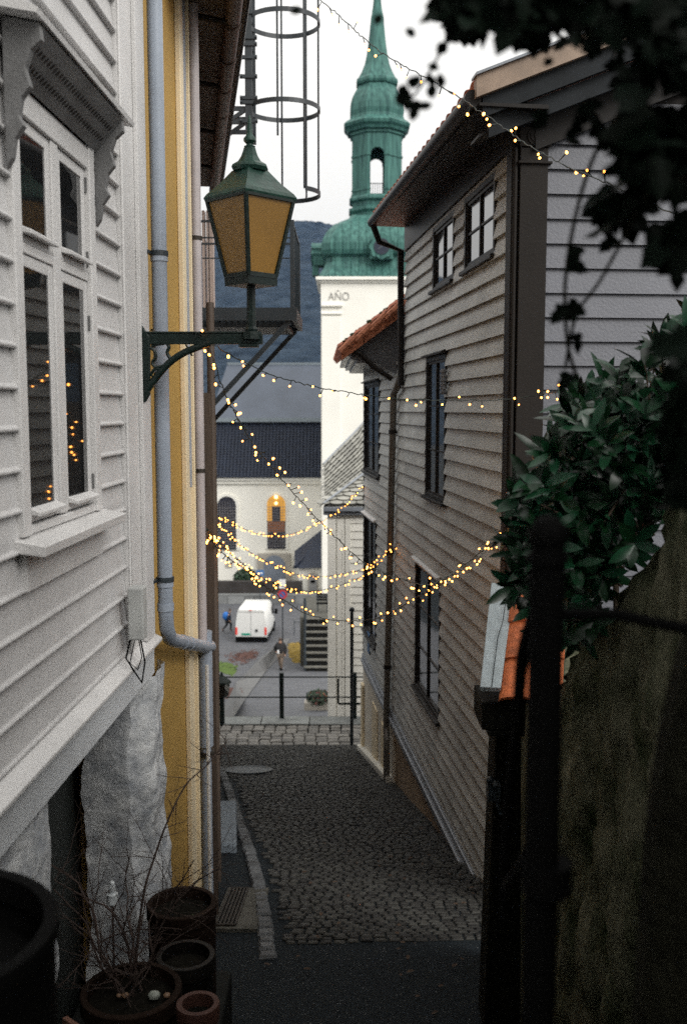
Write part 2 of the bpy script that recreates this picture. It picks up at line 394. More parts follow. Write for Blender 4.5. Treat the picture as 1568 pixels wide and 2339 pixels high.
mb = MB(); mb.hexa([LW.P(-6, 0, -1.214), LW.P(5.22, 0, -1.214), LW.P(5.22, .085, -1.224), LW.P(-6, .085, -1.224), LW.P(-6, 0, -1.165), LW.P(5.22, 0, -1.165), LW.P(5.22, .085, -1.208), LW.P(-6, .085, -1.208)])
mb.build('drip_board', M_white2, lh, bevel=.003)
mb = MB(); mb.hexa([LW.P(-6, -3.6, 4.3), LW.P(5.3, -3.6, 4.3), LW.P(5.3, .42, 4.3), LW.P(-6, .42, 4.3), LW.P(-6, -1.8, 6.2), LW.P(5.3, -1.8, 6.2), LW.P(5.3, -1.6, 6.2), LW.P(-6, -1.6, 6.2)])
mb.build('roof', M_dark, lh)
M_hood = mat('shaded_white_paint', (.13, .13, .13), .6, .2, 5, .2, 60)  # white paint greyed down, shade under the hood put into the colour
# window
def left_window(s, lab=True):
    z0, z1 = -.43, 1.075
    mb = MB()
    mb.box(s, s + .075, -.03, .034, z0, z1, LW); mb.box(s + .895, s + .97, -.03, .034, z0, z1, LW); mb.box(s + .075, s + .895, -.03, .027, .985, z1, LW)
    mb.box(s + .075, s + .895, -.03, .025, z0, -.40, LW)
    w = mb.build('window', M_white2, lh, bevel=.005)
    mb = MB()
    mb.box(s + .445, s + .525, -.06, .020, -.395, .984, LW)      # mullion
    mb.box(s + .0755, s + .444, -.06, .018, .53, .565, LW); mb.box(s + .526, s + .894, -.06, .018, .53, .565, LW)
    mb.build('mullion', M_white2, w, bevel=.004)
    for a, b in ((s + .077, s + .443), (s + .527, s + .893)):
        for c, d in ((-.393, .528), (.567, .982)):
            mb = MB(); t = .042
            mb.box(a, a + t, -.05, .012, c, d, LW); mb.box(b - t, b, -.05, .012, c, d, LW)
            mb.box(a + t, b - t, -.05, .0115, c, c + t, LW); mb.box(a + t, b - t, -.05, .0115, d - t, d, LW)
            mb.hexa([LW.P(a + t - .01, .01, c + t - .012), LW.P(b - t + .01, .01, c + t - .012), LW.P(b - t + .01, .05, c + t - .02), LW.P(a + t - .01, .05, c + t - .02), LW.P(a + t - .01, .01, c + t + .012), LW.P(b - t + .01, .01, c + t + .012), LW.P(b - t + .01, .052, c + t - .004), LW.P(a + t - .01, .052, c + t - .004)])
            mb.build('casement', M_white2, w, bevel=.004)
            mb = MB(); mb.box(a + t - .005, b - t + .005, -.002, .006, c + t - .004, d - t + .004, LW); mb.build('pane', M_glass, w)
    for c in (-.30, .36, .62, .92):
        for a in (s + .893, s + .079): mb = MB(); mb.box(a - .005, a + .005, .0125, .022, c - .03, c + .03, LW); mb.build('hinge', mat('steel_hinge', (.2, .2, .2), .4, metal=.7), w)
    mb = MB()
    mb.hexa([LW.P(s - .05, 0, -.475), LW.P(s + 1.04, 0, -.475), LW.P(s + 1.04, .115, -.49), LW.P(s - .05, .115, -.49), LW.P(s - .05, 0, -.432), LW.P(s + 1.04, 0, -.432), LW.P(s + 1.04, .12, -.452), LW.P(s - .05, .12, -.452)])
    mb.build('sill', M_white2, w, bevel=.004)
    mb = MB(); mb.box(s + .01, s + .95, .005, .035, -.62, -.477, LW); mb.build('apron', M_white2, w, bevel=.004)
    # hood: fascia, perforated cove and scrolled brackets
    mb = MB()
    mb.hexa([LW.P(s - .12, 0, 1.245), LW.P(s + 1.14, 0, 1.245), LW.P(s + 1.14, .165, 1.215), LW.P(s - .12, .165, 1.215), LW.P(s - .12, 0, 1.30), LW.P(s + 1.14, 0, 1.30), LW.P(s + 1.14, .17, 1.232), LW.P(s - .12, .17, 1.232)])
    hd = mb.build('hood', M_white2, w)
    mb = MB(); hol = []
    A, B = (.03, 1.08), (.145, 1.213); L = math.hypot(B[0] - A[0], B[1] - A[1])
    def q(ss, t, dn=0): return LW.P(ss, A[0] + (B[0] - A[0]) * t + dn * .75, A[1] + (B[1] - A[1]) * t - dn * .65)
    mb.hexa([q(s - .02, 0), q(s + .99, 0), q(s + .99, 0, .012), q(s - .02, 0, .012), q(s - .02, 1), q(s + .99, 1), q(s + .99, 1, .012), q(s - .02, 1, .012)])
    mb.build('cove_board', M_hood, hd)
    mb = MB(); n = 30
    for i in range(n):
        for t in (.3, .62):
            x = s + .02 + .93 * (i + .5) / n
            mb.hexa([q(x - .006, t - .05, .0115), q(x + .006, t - .02, .0115), q(x + .006, t - .02, .015), q(x - .006, t - .05, .015), q(x - .004, t + .05, .0115), q(x + .008, t + .08, .0115), q(x + .008, t + .08, .015), q(x - .004, t + .05, .015)])
    fw0 = mb.build('fretwork', M_dark, hd); fw0['kind'] = 'stuff'
    for a in (s - .05, s + .985):
        pr = [(.03, 1.235), (.15, 1.21), (.155, 1.16), (.12, 1.13), (.10, 1.075), (.115, 1.02), (.085, .985), (.075, .93), (.09, .90), (.06, .86), (.05, .80), (.03, .77)]
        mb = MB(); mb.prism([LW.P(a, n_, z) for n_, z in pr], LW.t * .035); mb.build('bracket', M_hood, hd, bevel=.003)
    return w
left_window(3.325); left_window(.95)
# basement masonry
def rough(name, s0, s1, z0, z1, n0, n1, nu, nv, m, par, amp=.035):
    """blocky masonry pier: front and right/left faces as one bumpy skin"""
    mb = MB(); path = [(s0, n0), (s0, n1), (s1, n1), (s1, n0)]; lens = [abs(n1 - n0), s1 - s0, abs(n1 - n0)]; T = sum(lens)
    def fn(u, v):
        d = u * T
        for i, L in enumerate(lens):
            if d <= L + 1e-6: a, b = path[i], path[i + 1]; t = d / L; break
            d -= L
        s, n = a[0] + (b[0] - a[0]) * t, a[1] + (b[1] - a[1]) * t
        z = z0 + (z1 - z0) * v; k = Vector((s * 3.6, n * 3.6, z * 2.4)); w = noise.fractal(k, 1.1, 2, 5) * amp; w2 = noise.noise(k * .7 + Vector((9, 3, 1))) * amp
        # round the corners a little
        cr = min(abs(s - s1), abs(s - s0)) + abs(n - n1); e = max(0, .10 - cr) * .55
        sg = 1 if s > (s0 + s1) / 2 else -1
        return LW.P(s + w2 - sg * e, n + w - e, z)
    mb.grid(fn, nu, nv); return mb.build(name, m, par, smooth=True)
rough('basement_wall', 5.0, 5.50, -3.62, -1.39, -.30, .055, 90, 140, M_plaster, lh, .045)
rough('basement_wall', -6, 3.62, -3.3, -1.39, -.35, .03, 120, 50, M_plaster, lh)
mb = MB(); mb.box(3.5, 5.2, -.42, -.36, -3.5, -1.4, LW)
mb.build('door', mat('cellar_door_paint', (.02, .024, .022), .6, .2, 4), lh)
mb = MB(); mb.box(3.3, 5.4, -.35, .06, -3.42, -3.28, LW); mb.build('doorstep', M_conc, lh)
# cable box and loops on the corner board
mb = MB(); u0 = hl(312, 1440, .09)[0]
mb.box(u0 - .03, u0 + .06, .057, .13, -1.08, -.83, LW)
bx = mb.build('cable_box', mat('weathered_grey_box', (.40, .41, .40), .5, .15, 6), lh, bevel=.008)
mb = MB(); mb.tube([LW.P(u0 + .0, .1, -1.08), LW.P(u0 + .01, .11, -1.17), LW.P(u0 - .03, .10, -1.22), LW.P(u0 - .10, .08, -1.17), LW.P(4.79, .05, -1.08), LW.P(4.765, .038, -.85), LW.P(4.755, .038, 0), LW.P(4.755, .038, 2)], .0025, 6)
mb.tube([LW.P(u0 + .03, .1, -1.08), LW.P(u0 + .03, .12, -1.20), LW.P(u0 - .0, .11, -1.29), LW.P(u0 - .06, .09, -1.22), LW.P(u0 - .13, .07, -1.14), LW.P(4.80, .045, -1.0)], .004, 6)
mb.build('cable', M_black, bx)
# downpipe with swan-neck along the wall
mb = MB(); sP, nP = 5.25, .098
pp = [LW.P(sP, nP, 4.3), LW.P(sP, nP, -1.08), LW.P(sP + .02, nP, -1.17), LW.P(sP + .09, nP, -1.24), LW.P(sP + .2, nP, -1.28), LW.P(6.5, nP - .01, -1.57), LW.P(6.8, nP - .02, -1.64)]
mb.tube(pp, .040, 20)
pipe = mb.build('downpipe', M_pipe, lh, smooth=True)
for z in (.78, -.92, -1.05): mb = MB(); mb.tube([LW.P(sP, nP, z - .02), LW.P(sP, nP, z + .02)], .045, 20); mb.build('joint', M_pipe, pipe, smooth=True)
for t in (.25, .45): mb = MB(); c = pp[4].lerp(pp[5], t); d = (pp[5] - pp[4]).normalized(); mb.tube([c - d * .03, c + d * .03], .044, 20); mb.build('joint', M_pipe, pipe, smooth=True)
for z in (.80, -.90):
    mb = MB(); mb.tube([LW.P(sP, nP, z - .013), LW.P(sP, nP, z + .013)], .048, 20); mb.box(sP - .09, sP - .01, .05, .066, z - .008, z + .008, LW); mb.build('clip', M_iron2, pipe)

# ================================================================= OCHRE HOUSE
yh = thing('ochre_house', 'ochre rendered house with cream trim beside the white house corner', 'house', LW.P(6.2, -.5, -3.7))
mb = MB(); mb.box(5.14, 6.98, -2.2, 0, -3.95, 4.1, LW); mb.build('wall', M_yellow, yh)
s1, s2 = hl(412, 935)[0], hl(443, 935, .04)[0]
mb = MB(); mb.box(s1, s1 + .10, .001, .035, -3.6, 4.1, LW); mb.box(s1 + .10, s1 + .24, .001, .02, -3.6, 4.1, LW); mb.box(s1 + .24, s2, .001, .045, -3.6, 4.1, LW)
mb.build('corner_trim', M_cream, yh, bevel=.006)
mb = MB(); mb.box(s1 + .12, s1 + .22, .0205, .028, -.5, 4.1, LW); mb.build('trim_panel', M_pipe, yh)
s3 = hl(457, 935, .07)[0]
mb = MB(); mb.tube([LW.P(s3, .06, 4.0), LW.P(s3, .06, 3.05)], .03, 14); mb.tube([LW.P(s3, .06, 3.05), LW.P(s3, .06, -1.55)], .034, 14)
yp = mb.build('downpipe', mat('lilac_grey_pipe', (.42, .38, .38), .4, .12, 4), yh, smooth=True)
mb = MB(); mb.tube([LW.P(s3 + .08, .06, -1.5), LW.P(s3 + .08, .06, -2.3)], .055, 14); mb.tube([LW.P(s3 + .08, .06, -2.3), LW.P(s3 + .08, .06, -3.78)], .04, 14); mb.build('lower_pipe', M_pipe, yp, smooth=True)
mb = MB(); mb.tube([LW.P(s3 - .05, .10, -1.7), LW.P(s3 - .05, .10, -3.75)], .012, 8); mb.build('conduit', M_white2, yp)
for z in (1.1, -.4, -2.35): mb = MB(); mb.tube([LW.P(s3 + (.08 if z < -2 else 0), .06, z - .012), LW.P(s3 + (.08 if z < -2 else 0), .06, z + .012)], .062 if z < -2 else .040, 14); mb.build('clip', M_rust, yp)
# thin wire hook above the bracket
mb = MB(); w0 = hl(372, 752, .01); mb.tube([LW.P(5.35, .03, .42), LW.P(5.9, .03, .40), LW.P(6.15, .05, .415), LW.P(6.2, .09, .33)], .006, 6); mb.build('wire_hook', M_iron, yh)

# ================================================================= BROWN HOUSE with eave and fire escape
EB = Fr(at(552, 0, 6.5) - Vector((0, 0, 0)), (-.153, 1, 0), (1, .153, 0)); EB.o.z = 0
zE = at(552, 0, 6.5).z
bh = thing('brown_house', 'brown wooden house beyond the ochre one, with a deep roof overhang above the lane', 'house', (-1.6, 9, gz(9)))
M_bwood = mat('brown_wood', (.085, .062, .047), .6, .2, 3, .2, 40, stretch=(1, 1, .2))
M_soff = mat('soffit_boards', (.10, .082, .066), .7, .15, 3, .2, 30)
def xu(U, y, V=935): r = ray(U, V); return r.x / r.y * y
mb = MB(); y0, y1 = 7.06, 17.5
def slabU(mb, U, V, ya, yb, za, zb, d=.9):
    mb.hexa([(xu(U, ya, V) - d, ya, za), (xu(U, ya, V), ya, za), (xu(U, yb, V), yb, za), (xu(U, yb, V) - d, yb, za), (xu(U, ya, V) - d, ya, zb), (xu(U, ya, V), ya, zb), (xu(U, yb, V), yb, zb), (xu(U, yb, V) - d, yb, zb)])
slabU(mb, 489, 1300, 7.2, 17.5, -6.4, .12, 3)
mb.build('wall', M_bwood, bh)
mb = MB(); slabU(mb, 440, 700, 7.3, 11.9, .125, 3.6, 3); mb.build('upper_wall', mat('beige_boards', (.30, .22, .17), .6, .15, 4, .2, 40, stretch=(1, 1, .3)), bh)
for (ya, yb, za, zb, U, mm) in ((7.9, 8.05, -3.9, -.1, 496, M_bwood), (9.1, 9.2, -2.9, -.2, 495, M_cream), (10.3, 10.4, -2.9, -.2, 496, M_bwood), (11.6, 11.75, -4, -.1, 497, M_cream), (13.5, 13.65, -4, -.1, 498, M_bwood)):
    mb = MB(); slabU(mb, U, 1300, ya, yb, za, zb, .4); mb.build('window_casing', mm, bh)
# the downpipe and casing strips seen above
for (U, yy_, r, mm) in ((483, 7.6, .03, M_bwood),):
    mb = MB(); p = Vector((xu(U, yy_), yy_, 0)); mb.tube([p + Vector((0, 0, .8)), p + Vector((0, 0, -3.7))], r, 10); mb.build('downpipe', mm, bh, smooth=True)
mb = MB()
for i, (U0_, U1_) in enumerate(((462, 468), (472, 476), (479, 487))):
    mb.box(xu(U0_, 12, 600), xu(U1_, 12, 600), 12, 12.12, at(480, 702, 12).z, at(480, 480, 12).z)
mb.build('corner_board', mat('pink_beige_boards', (.42, .34, .30), .6, .1, 4), bh)
mb = MB(); L = 5.3
mb.box(-.6, L, -.75, 0, zE, zE + .05, EB); mb.box(-.6, L, -.001, .03, zE - .02, zE + .2, EB)
mb.build('eave', M_soff, bh)
mb = MB(); mb.hexa([EB.P(-.7, -1.6, zE + .4), EB.P(L + .1, -1.6, zE + .4), EB.P(L + .1, .06, zE + .06), EB.P(-.7, .06, zE + .06), EB.P(-.7, -1.6, zE + .5), EB.P(L + .1, -1.6, zE + .5), EB.P(L + .1, .08, zE + .16), EB.P(-.7, .08, zE + .16)])
mb.v = mb.v; mb.build('roof', M_dark, bh)
mb = MB(); mb.tube([EB.P(-.6, -.05, zE - .03), EB.P(L, -.05, zE - .045)], .055, 12)
for i in range(9): mb.tube([EB.P(-.4 + i * .66, -.05, zE - .035), EB.P(-.37 + i * .66, -.05, zE - .036)], .062, 12)
mb.build('gutter', mat('rust_brown_gutter', (.06, .038, .028), .5, .2, 5), bh, smooth=True)
for s in (.2, 1.5, 2.8, 4.1): mb = MB(); mb.tube([EB.P(s, -.05, zE - .07), EB.P(s, -.3, zE - .03), EB.P(s, -.6, zE)], .02, 8); mb.build('gutter_bracket', M_dark, bh)
# fire escape ladder
YL = 10.3
fe = thing('fire_escape', 'grey steel fire escape with hooped ladder cage and small railed platform', 'fire escape', (-1.4, YL, .8))
def px(U, V, Y=YL): return at(U, V, Y)
lad = MB(); xL = px(572, 200).x; zt = px(572, -60).z; zb = px(572, 318).z
for dy in (-.2, .2): lad.box(xL - .035, xL + .035, YL + dy - .012, YL + dy + .012, zb, zt)
z = zb + .1
while z < zt: lad.tube([(xL, YL - .2, z), (xL, YL + .2, z)], .014, 8); z += .27
for V in (47, 103, 118, 147, 190, 238, 248, 290):
    zz = px(572, V).z; lad.box(xL - .075, xL + .075, YL - .225, YL - .19, zz - .016, zz + .016); lad.tube([(xL - .085, YL - .21, zz), (xL - .06, YL - .21, zz)], .022, 6); lad.tube([(xL + .06, YL - .21, zz), (xL + .085, YL - .21, zz)], .022, 6)
lad.build('ladder', M_iron2, fe)
cx = px(648, 200).x; rr = .355
def strip_ring(mb, z, a0, a1, r, w=.045, t=.008, n=40):
    pr = []
    for i in range(n + 1):
        a = a0 + (a1 - a0) * i / n; c, s_ = math.cos(a), math.sin(a); pr.append((c, s_))
    k = len(mb.v)
    for c, s_ in pr:
        for R0, zz in ((r, -w / 2), (r + t, -w / 2), (r + t, w / 2), (r, w / 2)): mb.v.append(Vector((cx + c * R0, YL + s_ * R0, z + zz)))
    for i in range(n):
        for j in range(4): mb.f.append((k + i * 4 + j, k + i * 4 + (j + 1) % 4, k + (i + 1) * 4 + (j + 1) % 4, k + (i + 1) * 4 + j)); mb.mi.append(0)
for V in (-150, 52, 251): mb = MB(); strip_ring(mb, px(648, V).z, -rad(177), rad(177), rr); mb.build('hoop', M_iron2, fe)
mb = MB(); zl = px(648, 443).z; strip_ring(mb, zl, -rad(52), rad(97), rr); mb.build('hoop', M_iron2, fe)
for a in (0, 52, -52, 97, -97):
    c, s_ = math.cos(rad(a)), math.sin(rad(a)); mb = MB(); zlo = zl if a != -97 else px(648, 330).z
    x, y = cx + c * (rr - .012), YL + s_ * (rr - .012)
    mb.beam((x, y, zlo), (x, y, px(648, -150).z), .008, .04, up=(c, s_, 0)) if False else mb.tube([(x, y, zlo), (x, y, px(648, -150).z)], .010, 4)
    mb.build('cage_bar', M_iron2, fe)
for V in (260, 290):
    for dy in (-.18, .18): mb = MB(); zz = px(500, V).z; mb.box(xL - 1.0, xL + .02, YL + dy - .015, YL + dy + .015, zz - .02, zz + .02); mb.build('wall_arm', M_iron2, fe)
for dy in (-.18, .18): mb = MB(); mb.beam(px(565, 262) + Vector((0, dy, 0)), px(440, 350) + Vector((0, dy, 0)), .035, .035); mb.build('strut', M_iron2, fe)
mb = MB(); xr = px(668, 720, 9.6).x; zp = .84
for i in range(7): y = 9.6 + i * .2; mb.box(-1.9, xr, y, y + .035, zp + .02, zp + .07)
for i in range(24): x = -1.88 + i * (xr + 1.88) / 23; mb.box(x - .004, x + .004, 9.61, 10.83, zp + .03, zp + .064)
mb.box(-1.9, xr, 9.56, 9.6, zp, zp + .12); mb.box(-1.9, xr, 10.84, 10.88, zp, zp + .12); mb.box(xr, xr + .04, 9.56, 10.88, zp, zp + .12); mb.box(-1.9, xr - .05, 9.75, 10.7, zp - .05, zp)
mb.build('platform', M_iron2, fe)
mb = MB()
for y, h in ((9.58, .93), (10.86, .93)):
    mb.box(xr - .02, xr + .02, y - .02, y + .02, zp + .12, zp + h); mb.box(-1.9, xr, y - .012, y + .012, zp + h - .02, zp + h)
    mb.box(-1.9, xr, y - .008, y + .008, zp + .82 * h, zp + .82 * h + .012)
mb.box(xr - .012, xr + .012, 9.6, 10.84, zp + .91, zp + .93)
for i in range(26):
    y = 9.6 + i * .049; mb.tube([(xr, y, zp + .12), (xr, y, zp + .91)], .004, 4)
for i in range(8): zz = zp + .2 + i * .09; mb.tube([(xr, 9.6, zz), (xr, 10.84, zz)], .003, 4)
mb.build('railing', M_iron2, fe)
for y in (9.62, 10.82): mb = MB(); mb.beam(Vector((xr - .03, y, zp)), at(430, 985, 9.6) + Vector((0, y - 9.6, 0)), .045, .045); mb.build('strut', M_iron2, fe)

# ================================================================= LANTERN
YB = 5.02
def pb(U, V): return at(U, V, YB)
lp = thing('street_lantern', 'large green iron wall lantern with amber glass on a scrolled bracket', 'street lantern', LW.P(5.0, .04, .3))
mb = MB(); zc = pb(500, 770).z
x0_ = LW.P(5.02, .057, 0).x; k = pb(600, 772).x
yb_ = YB
mb.box(x0_, k - .02, yb_ - .016, yb_ + .016, pb(500, 762).z, pb(500, 757).z)       # top flange
mb.box(x0_, k, yb_ - .013, yb_ + .013, pb(500, 786).z, pb(500, 762).z - .001)
mb.box(pb(545, 700).x, pb(590, 700).x, yb_ - .028, yb_ + .028, pb(500, 793).z, pb(500, 786).z - .001)
arm = mb.build('arm', M_iron, lp, bevel=.003)
mb = MB(); mb.prism([pb(308, 762), pb(322, 738), pb(330, 752), pb(343, 768), pb(343, 900), pb(333, 918), pb(318, 918), pb(306, 895), pb(314, 870), pb(308, 800)], Vector((0, .03, 0)))
mb.v = [v - Vector((0, .015, 0)) for v in mb.v]; mb.build('wall_plate', M_iron, lp, bevel=.004)
def curve(pts, n=8):
    out = []; P = [pts[0]] + list(pts) + [pts[-1]]
    for i in range(1, len(P) - 2):
        for j in range(n):
            t = j / n; a, b, c, d = P[i - 1], P[i], P[i + 1], P[i + 2]
            out.append(.5 * ((2 * b) + (c - a) * t + (2 * a - 5 * b + 4 * c - d) * t * t + (3 * b - a - 3 * c + d) * t ** 3))
    out.append(P[-2]); return out
mb = MB()
mb.tube(curve([pb(330, 900), pb(352, 868), pb(385, 830), pb(425, 803), pb(480, 783)]), .018, 10)
mb.tube(curve([pb(340, 792), pb(352, 800), pb(356, 815), pb(348, 828), pb(356, 838), pb(372, 836)]), .008, 8)
mb.tube(curve([pb(392, 822), pb(382, 806), pb(386, 792), pb(380, 782)]), .009, 8)
mb.tube(curve([pb(346, 790), pb(360, 786), pb(376, 784)]), .008, 8)
mb.tube(curve([pb(345, 860), pb(350, 845), pb(362, 842), pb(374, 850)]), .007, 8)
mb.build('scroll_strut', M_iron, lp, smooth=True)
C = pb(573, 640); C.z = 0; D = C.y * CT  # camera depth about this
mpx = YB / F * .985
def zl_(V): return pb(573, V).z
mb = MB(); mb.lathe([(.030, zl_(760)), (.034, zl_(752)), (.024, zl_(745)), (.022, zl_(650)), (.026, zl_(640))], C, 8, ph=rad(22.5)); mb.build('post', M_iron, lp)
mb = MB(); mb.tube([(C.x, C.y, zl_(775)), (C.x, C.y, zl_(758))], .05, 8); mb.build('base_collar', M_iron, lp)
ht, hb = 97 * mpx, 56 * mpx
zt_, zb_ = zl_(458), zl_(632)
body = MB()
body.lathe([(hb * 1.06, zb_ - .045), (hb * 1.08, zb_ - .005)], C, 4)                  # bottom tray
def cor(i, h, z): a = i * math.pi / 2; return Vector((C.x + math.cos(a) * h, C.y + math.sin(a) * h, z))
for i in range(4):
    body.tube([cor(i, hb, zb_), cor(i, ht, zt_)], .013, 6)
    for z, h in ((zt_, ht), (zb_ + .002, hb)): body.beam(cor(i, h, z), cor(i + 1, h, z), .02, .022)
body.build('frame', M_iron, lp)
for i in range(4):
    mb = MB(); a, b, c, d = cor(i, hb - .006, zb_ + .01), cor(i + 1, hb - .006, zb_ + .01), cor(i + 1, ht - .008, zt_ - .01), cor(i, ht - .008, zt_ - .01)
    n = (b - a).cross(d - a).normalized() * .004; mb.hexa([a, b, b + n, a + n, d, c, c + n, d + n]); mb.build('glass_pane', M_lampglass, lp)
M_lroof = mat('green_lamp_roof', (.006, .026, .019), .4, .35, 14, .25, 50, col2=(.02, .06, .045), spec=.3)
mb = MB()
mb.lathe([(ht * 1.04, zt_ - .01), (ht * 1.09, zt_ + .012), (ht * 1.02, zt_ + .03), (ht * .72, zl_(420)), (ht * .42, zl_(390))], C, 4)
mb.lathe([(.085, zl_(392)), (.094, zl_(384)), (.088, zl_(378)), (.060, zl_(370)), (.044, zl_(358)), (.034, zl_(345)), (.03, zl_(338))], C, 8, ph=rad(22.5))
mb.build('lamp_roof', M_lroof, lp)
mb = MB(); mb.lathe([(.026, zl_(338)), (.028, zl_(334)), (.018, zl_(332)), (.016, zl_(329)), (.030, zl_(322)), (.030, zl_(316)), (.018, zl_(309)), (.015, zl_(305)), (.011, zl_(285)), (.006, zl_(265)), (.001, zl_(262))], C, 14)
mb.build('finial', M_lroof, lp, smooth=True)
# ================================================================= RIGHT GREY HOUSE
rh = RW.hit
sC = rh(1174, 935)[0]; sE = rh(928, 700)[0]; sF = rh(833, 1300)[0]
G = Fr(RW.P(sC, 0, 0), -RW.n, -RW.t)
gh = thing('grey_house', 'tall grey clapboard house on the right with dark corner post and red tiled roof', 'house', RW.P(10, -2, gz(9)))
def wbox(U0, U1, Vt0, Vb0):   # pixel edges at the near (right) edge U1 -> s0,s1,z0,z1
    a, b = rh(U1, (Vt0 + Vb0) / 2)[0], rh(U0, (Vt0 + Vb0) / 2)[0]
    return a, b, rh(U1, Vb0)[1], rh(U1, Vt0)[1]
W1 = list(wbox(1066, 1136, 385, 578)); W2 = list(wbox(993, 1041, 440, 628)); W3 = wbox(976, 1021, 806, 1150); W4 = wbox(951, 1008, 1322, 1652)
W1[3] = 1.88; W2[3] = 1.88; W2[2] = W1[2]
WS = [tuple(W1), tuple(W2), W3, W4]
zb_g = -4.08
mb = MB(); clap(mb, RW, sC + .145, sE, zb_g, 1.92, .152, -.02, WS, prot=.036, jit=.005, joints=.5)
mb.build('wall', M_grey, gh)
mb = MB()
def core(fr, mb, s0, s1, z0, z1, holes, n0=-.15, n1=-.013):
    """solid slab with rectangular openings"""
    cuts = sorted({s0, s1} | {min(max(h[i], s0), s1) for h in holes for i in (0, 1)})
    for a, b in zip(cuts, cuts[1:]):
        if b - a < 1e-4: continue
        zs = sorted([(h[2] + .05, h[3] - .05) for h in holes if h[0] < (a + b) / 2 < h[1]]); z = z0
        for c, d in zs: mb.box(a, b, n0, n1, z, c, fr); z = d
        mb.box(a, b, n0, n1, z, z1, fr)
hin = [(a + .05, b - .05, c, d) for a, b, c, d in WS]
core(RW, mb, sC + .01, sE, -4.1, 2.05, hin); mb.box(sC + .01, sE, -4.5, -4.4, -4.1, 2.2, RW); mb.box(sE - .1, sE, -4.4, -.15, -4.1, 2.2, RW)
mb.build('wall_core', M_dark, gh)
sl = .40
def gtop(z):
    x = max(0, (z - 2.02) / sl - .33)
    return (.21 + x if x > 0 else .21, 5.5)
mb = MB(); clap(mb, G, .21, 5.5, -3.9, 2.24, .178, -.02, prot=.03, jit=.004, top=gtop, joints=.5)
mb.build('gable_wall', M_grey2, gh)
mb = MB(); mb.box(0.02, 5.5, -.12, -.013, -3.9, 1.95, G); mb.prism([G.P(.02, -.013, 1.95), G.P(5.5, -.013, 1.95), G.P(5.5, -.013, 2.02 + sl * 5.7), G.P(.02, -.013, 2.02 + sl * .33)], G.n * -.1)
mb.build('gable_core', M_post, gh)  # dark panel left bare above the boards stands for shade under the verge
mb = MB(); mb.box(0, .21, -.2, .04, zb_g, 1.90, G); mb.box(-.052, -.001, -.15, .0, zb_g, 1.95, G)
mb.tube([G.P(-.03, .02, zb_g), G.P(-.03, .02, 1.9)], .018, 8)
mb.build('corner_post', M_post, gh, bevel=.006)
mb = MB(); mb.box(-.02, .235, -.05, .065, 1.78, 1.80, G); mb.box(-.01, .225, -.05, .055, 1.901, 2.04, G); mb.build('post_capital', M_post, gh, bevel=.005)
mb = MB(); c = G.P(.11, .055, 1.975)
for r in (.02, .045, .065): mb.tube([c + G.n * 0, c + G.n * (.03 - r * .3)], r, 20)
mb.build('rosette', M_post, gh, smooth=True)
for W in WS:
    window(RW, gh, *W, 2, 3 if W is not WS[0] and W is not WS[1] else 2, M_dark, M_glass2, cas=.05, proj=.026, rec=.03, cap=None if W[3] > 1.5 else (M_white2 if W is WS[3] else M_post))
    bpy.data.objects  # keep
# trim, foundation
M_lead = mat('lead_grey_trim', (.22, .24, .27), .35, .1, 4)
mb = MB()
for (n0, n1, z0, z1) in ((-.02, .05, zb_g - .10, zb_g - .011), (-.02, .075, zb_g - .14, zb_g - .101), (-.02, .035, zb_g - .27, zb_g - .141)): mb.box(sC, sF, n0, n1, z0, z1, RW)
mb.build('base_trim', M_lead, gh, bevel=.006)
M_found = mat('beige_foundation', (.24, .17, .11), .85, .2, 1.2, .5, 30, col2=(.36, .27, .18))
sM = rh(902, 1700)[0]
mb = MB(); mb.grid(lambda u, v: RW.P(sC - .4 + (sM - sC + .4) * u, .02 * noise.noise(Vector((u * 9, v * 3, 0))) + .0, -6.6 + (zb_g - .27 + 6.6) * v), 60, 20); mb.build('foundation', M_found, gh)
mb = MB(); mb.box(sM + .001, sF, -.2, .03, -6.6, zb_g - .272, RW); fw = mb.build('rendered_base', mat('cream_render', (.62, .57, .48), .8, .1, 2, .3, 30), gh)
mb = MB()
for a, b in ((.12, .32), (.45, .62)): mb = MB(); s_a = sM + (sF - sM) * a; s_b = sM + (sF - sM) * b; mb.box(s_a, s_b, .0305, .045, -5.6, -4.55, RW); mb.build('panel', M_cream, fw)
mb = MB(); mb.box(sF - .22, sF, .0305, .07, -6.2, -4.6, RW); mb.build('pilaster', M_cream, fw)
mb = MB(); n_ = 10
for i in range(n_):
    s_a = sM + (sF + .1 - sM) * i / n_; s_b = sM + (sF + .1 - sM) * (i + 1) / n_; za, zb2 = gz(s_a * .995), gz(s_b * .995)
    mb.hexa([RW.P(s_a, .03, za - .05), RW.P(s_b, .03, zb2 - .05), RW.P(s_b, .12, zb2 - .05), RW.P(s_a, .12, za - .05), RW.P(s_a, .03, za + .1), RW.P(s_b, .03, zb2 + .1), RW.P(s_b, .12, zb2 + .09), RW.P(s_a, .12, za + .09)])
mb.build('kerb', mat('cream_kerb', (.55, .53, .47), .8, .1, 4, .3, 30), fw)
